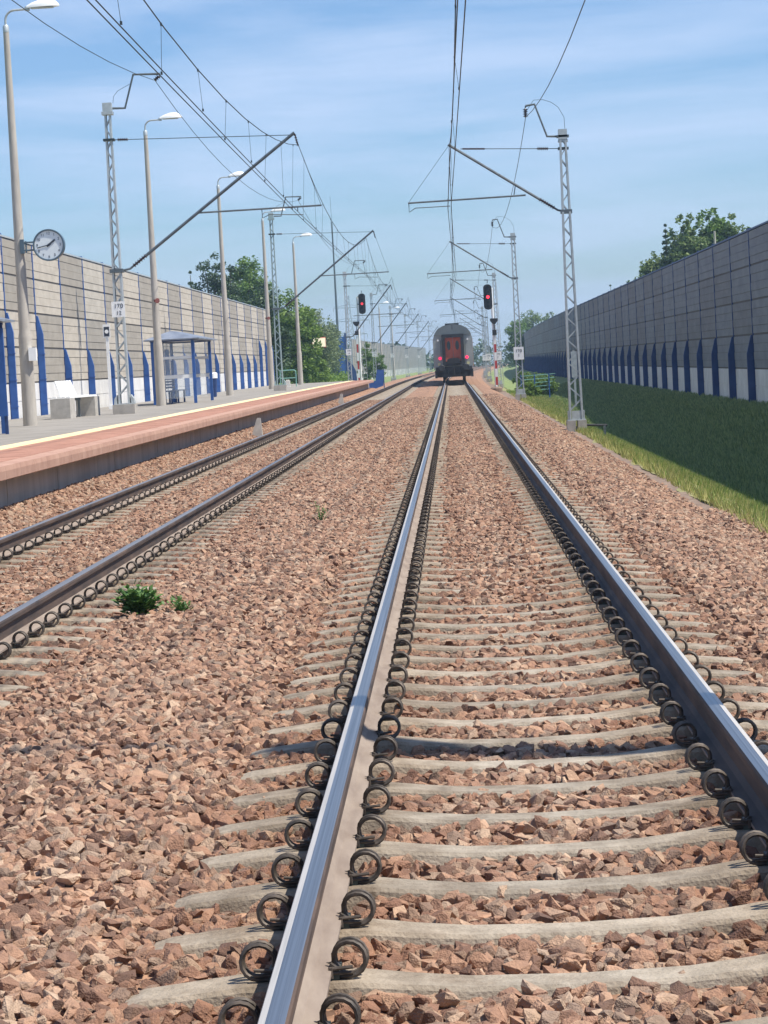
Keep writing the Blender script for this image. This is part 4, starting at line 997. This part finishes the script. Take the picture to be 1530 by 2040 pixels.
# far woods beyond the second wall
for i, (x, y, h, r) in enumerate(((-17.5, 330, 7.2, 3.0), (-19.5, 372, 7.6, 3.4), (-16, 300, 6.3, 2.4), (-21, 430, 8.2, 4.0))):
    broadleaf('deciduous_tree', (x, y, -.5), h, r, 'leaf_dark', ['hazy dark tree over the start of the farther wall', 'hazy dark tree over the middle of the farther wall', 'low dark tree beside the tall blue post', 'distant dark tree near the far end of the farther wall'][i], 'tree', 40 + i, .32, 38, base=.1)
for i, (x, y, h, r) in enumerate(((-8.6, 245, 4.2, 1.1), (-8.2, 262, 3.6, 1.0))):
    broadleaf('bush', (x, y, -.4), h, r, 'leaf_mid', ['tall narrow shrub by the track beyond the platform', 'second narrow shrub by the track, a little farther'][i], 'bush', 50 + i, .18, 30, base=0)
fw = MB(); rr = random.Random(60)
for k in range(520):
    x = rr.uniform(-70, 90); yy = rr.uniform(560, 640); leaf_cloud(fw, Vector((x, yy, rr.uniform(0, 6.5) * (.75 + .25 * math.sin(x * .31)))), 2.0, 16, 1.1, rr)
tag(fw.build('far_woods', 'leaf_dark', recalc=False), 'hazy blue strip of woods closing the view at the end of the line', 'woods', kind='stuff')

# weeds in the ballast
def weed(loc, r, h, label, seed, n, size):
    rr = random.Random(seed); t = thing('weed', loc, label, 'plant', 'weeds in the ballast')
    st = MB(); lf = MB()
    for k in range(n):
        a = rr.uniform(0, 2 * PI); e = Vector((math.cos(a) * r * rr.random() ** .5, math.sin(a) * r * rr.random() ** .5, h * rr.uniform(.35, 1.0)))
        st.tube([(0, 0, 0), (e.x * .4, e.y * .4, e.z * .6), tuple(e)], [.004, .003, .0015], 4)
        for q in range(13):
            f = rr.uniform(.3, 1.0); p = Vector((e.x * f, e.y * f, e.z * f)) + Vector((rr.gauss(0, .02), rr.gauss(0, .02), rr.gauss(0, .015)))
            d = Vector((e.x + rr.gauss(0, .15), e.y + rr.gauss(0, .15), rr.uniform(0, .15))).normalized(); w = d.cross(Vector((rr.gauss(0, .4), rr.gauss(0, .4), 1))).normalized(); s = size * rr.uniform(.6, 1.2)
            lf.add([p, p + d * s * .5 + w * s * .25, p + d * s, p + d * s * .5 - w * s * .25], [(0, 1, 2, 3)])
    st.build('stems', 'weed', t); lf.build('leaves', 'weed', t, recalc=False)
    return t
weed((-2.58, 17.2, -.22), .14, .22, 'dense green weed growing beside the brown rail', 70, 75, .060)
weed((-2.27, 17.1, -.22), .08, .12, 'small low weed just right of the dense one', 71, 15, .040)
weed((-1.78, 26.5, -.22), .08, .26, 'thin upright weed between the two tracks', 72, 7, .035)

# grass on the bank (uncountable blades)
def grass(name, n, xr, yr, mat, hmin, hmax, seed, label, wid=.012):
    rr = np.random.RandomState(seed)
    x = rr.uniform(*xr, n); u = rr.uniform(0, 1, n); y = yr[0] + (yr[1] - yr[0]) * u ** 1.35
    a = rr.uniform(0, 2 * PI, n); h = rr.uniform(hmin, hmax, n); ln = rr.uniform(.2, .7, n) * h; w = wid * (1 + y / 45.0)
    z = np.array([right_z(p, q) for p, q in zip(x, y)]); x = x + np.array([cx(q) for q in y])
    dx, dy = np.cos(a), np.sin(a); b_ = rr.uniform(0, 2 * PI, n)
    V = np.empty((n, 3, 3), np.float32)
    V[:, 0] = np.stack([x - dx * w, y - dy * w, z - .03], 1); V[:, 1] = np.stack([x + dx * w, y + dy * w, z - .03], 1)
    V[:, 2] = np.stack([x + np.cos(b_) * ln, y + np.sin(b_) * ln, z + h], 1)
    me = bpy.data.meshes.new(name); me.vertices.add(3 * n); me.vertices.foreach_set('co', V.ravel())
    me.loops.add(3 * n); me.loops.foreach_set('vertex_index', np.arange(3 * n, dtype=np.int32)); me.polygons.add(n)
    me.polygons.foreach_set('loop_start', np.arange(0, 3 * n, 3, dtype=np.int32)); me.update(calc_edges=True); me.validate()
    me.materials.append(M[mat]); o = bpy.data.objects.new(name, me); COL.objects.link(o)
    return tag(o, label, 'grass', kind='stuff')
grass('bank_grass', 190000, (4.5, 8.7), (24, 170), 'grass_shade', .05, .17, 80, 'dark green grass covering the shaded bank below the right wall')
grass('verge_grass', 110000, (2.95, 5.3), (22, 135), 'grass_lit', .04, .19, 81, 'yellowish sunlit grass along the foot of the bank', .007)
grass('verge_grass', 30000, (3.0, 5.6), (22, 150), 'leaf_bright', .06, .22, 82, 'green tufts mixed into the sunlit verge grass', .007)

# ------------------------------------------------------------------ power pylon far away
py = thing('power_pylon', (-37.0, 900.0, -2.2), 'faint grey lattice power pylon behind the trees on the left', 'pylon')
b = MB()
def leg(z): return 3.0 * (1 - z / 30.0) ** 1.3 + .35
zs = [0, 5, 9, 12.5, 15.5, 18, 20, 22, 24, 26, 28, 30]
for za, zb in zip(zs, zs[1:]):
    wa, wb = leg(za), leg(zb)
    for sx in (-1, 1):
        for sy in (-1, 1): b.bar((sx * wa, sy * wa, za), (sx * wb, sy * wb, zb), .30, .30)
        b.bar((-wa, sx * wa, za), (wb, sx * wb, zb), .16, .16); b.bar((wa, sx * wa, za), (-wb, sx * wb, zb), .16, .16)
b.build('lattice_tower', 'galv', py)
b = MB()
for z, w in ((15.5, 6.5), (20.5, 7.5), (25.5, 5.5)):
    for s in (-1, 1): b.bar((0, 0, z), (s * w, 0, z + .1), .26, .26); b.bar((0, 0, z + 1.2), (s * w, 0, z + .12), .18, .18)
    b.bar((-w, 0, z), (-w, 0, z - 1.4), .2, .2); b.bar((w, 0, z), (w, 0, z - 1.4), .2, .2)
b.build('crossarms', 'galv', py)

# ------------------------------------------------------------------ air
HAZE = .00038
if HAZE:
    hz = MB(); hz.box(-1600, 1600, -100, 1600, -4.0, 42.0); m = bpy.data.materials.new('thin summer haze'); m.use_nodes = True; nt = m.node_tree
    nt.nodes.remove(nt.nodes['Principled BSDF']); v = nt.nodes.new('ShaderNodeVolumePrincipled'); v.inputs['Color'].default_value = (.55, .77, 1.0, 1); v.inputs['Density'].default_value = HAZE; v.inputs['Anisotropy'].default_value = .2
    nt.links.new(v.outputs[0], nt.nodes['Material Output'].inputs['Volume'])
    tag(hz.build('haze', m), kind='stuff')

# ------------------------------------------------------------------ sun, sky, camera
EL, AZ = math.radians(61), math.radians(107)          # azimuth from +Y towards +X
sd = Vector((math.cos(EL) * math.sin(AZ), math.cos(EL) * math.cos(AZ), math.sin(EL)))
su = bpy.data.lights.new('sun', 'SUN'); su.energy = 5.0; su.angle = math.radians(.53); su.color = (1, .935, .83)
so = bpy.data.objects.new('sun', su); COL.objects.link(so); so.rotation_euler = sd.to_track_quat('Z', 'Y').to_euler(); so.location = (30, 20, 60)
w = bpy.data.worlds.new('World'); S.world = w; w.use_nodes = True; nt = w.node_tree; L = nt.links.new
bg = nt.nodes['Background']; sk = nt.nodes.new('ShaderNodeTexSky'); sk.sky_type = 'NISHITA'; sk.sun_disc = False; sk.sun_elevation = EL; sk.sun_rotation = AZ
sk.altitude = 100; sk.air_density = 1.0; sk.dust_density = .6; sk.ozone_density = 2.2
tc = nt.nodes.new('ShaderNodeTexCoord'); mp = nt.nodes.new('ShaderNodeMapping'); mp.inputs['Scale'].default_value = (3.2, 3.2, 26); mp.inputs['Rotation'].default_value = (.0, .03, 0)
L(tc.outputs['Generated'], mp.inputs['Vector']); nz = nt.nodes.new('ShaderNodeTexNoise'); nz.inputs['Scale'].default_value = 1.5; nz.inputs['Detail'].default_value = 8; nz.inputs['Roughness'].default_value = .58; nz.inputs['Distortion'].default_value = .3
L(mp.outputs[0], nz.inputs['Vector']); cr = nt.nodes.new('ShaderNodeValToRGB'); cr.color_ramp.elements[0].position = .42; cr.color_ramp.elements[1].position = .68
cr.color_ramp.elements[0].color = (0, 0, 0, 1); cr.color_ramp.elements[1].color = (.62, .62, .62, 1); L(nz.outputs['Fac'], cr.inputs['Fac'])
mx = nt.nodes.new('ShaderNodeMix'); mx.data_type = 'RGBA'; L(cr.outputs['Color'], mx.inputs['Factor']); ti = nt.nodes.new('ShaderNodeMix'); ti.data_type = 'RGBA'; ti.blend_type = 'MULTIPLY'; ti.inputs['Factor'].default_value = 1; ti.inputs[7].default_value = (.80, .99, 1.25, 1)
L(sk.outputs['Color'], ti.inputs[6]); L(ti.outputs[2], mx.inputs[6]); mx.inputs[7].default_value = (5.7, 6.9, 9.2, 1)
L(mx.outputs[2], bg.inputs['Color']); bg.inputs['Strength'].default_value = .086

cam = bpy.data.cameras.new('camera'); co = bpy.data.objects.new('camera', cam); COL.objects.link(co); S.camera = co
p_, y_, r_ = .06001, .03068, -.05347
fw_ = Vector((-math.sin(y_) * math.cos(p_), math.cos(y_) * math.cos(p_), -math.sin(p_))); ri = Vector((math.cos(y_), math.sin(y_), 0)); upv = ri.cross(fw_)
r2v = math.cos(r_) * ri + math.sin(r_) * upv; u2v = -math.sin(r_) * ri + math.cos(r_) * upv
co.matrix_world = Matrix(((r2v.x, u2v.x, -fw_.x, -.2688), (r2v.y, u2v.y, -fw_.y, 0), (r2v.z, u2v.z, -fw_.z, 1.4722), (0, 0, 0, 1)))
cam.sensor_fit = 'HORIZONTAL'; cam.sensor_width = 36; cam.lens = 4857.7 / 1530 * 36; cam.clip_end = 4000; cam.clip_start = .1
cam.dof.use_dof = False
S.view_settings.view_transform = 'Standard'; S.view_settings.look = 'None'; S.view_settings.exposure = .45; S.view_settings.gamma = 1
S.render.resolution_x = 768; S.render.resolution_y = 1024
S.cycles.max_bounces = 6; S.cycles.volume_bounces = 0; S.cycles.transparent_max_bounces = 12
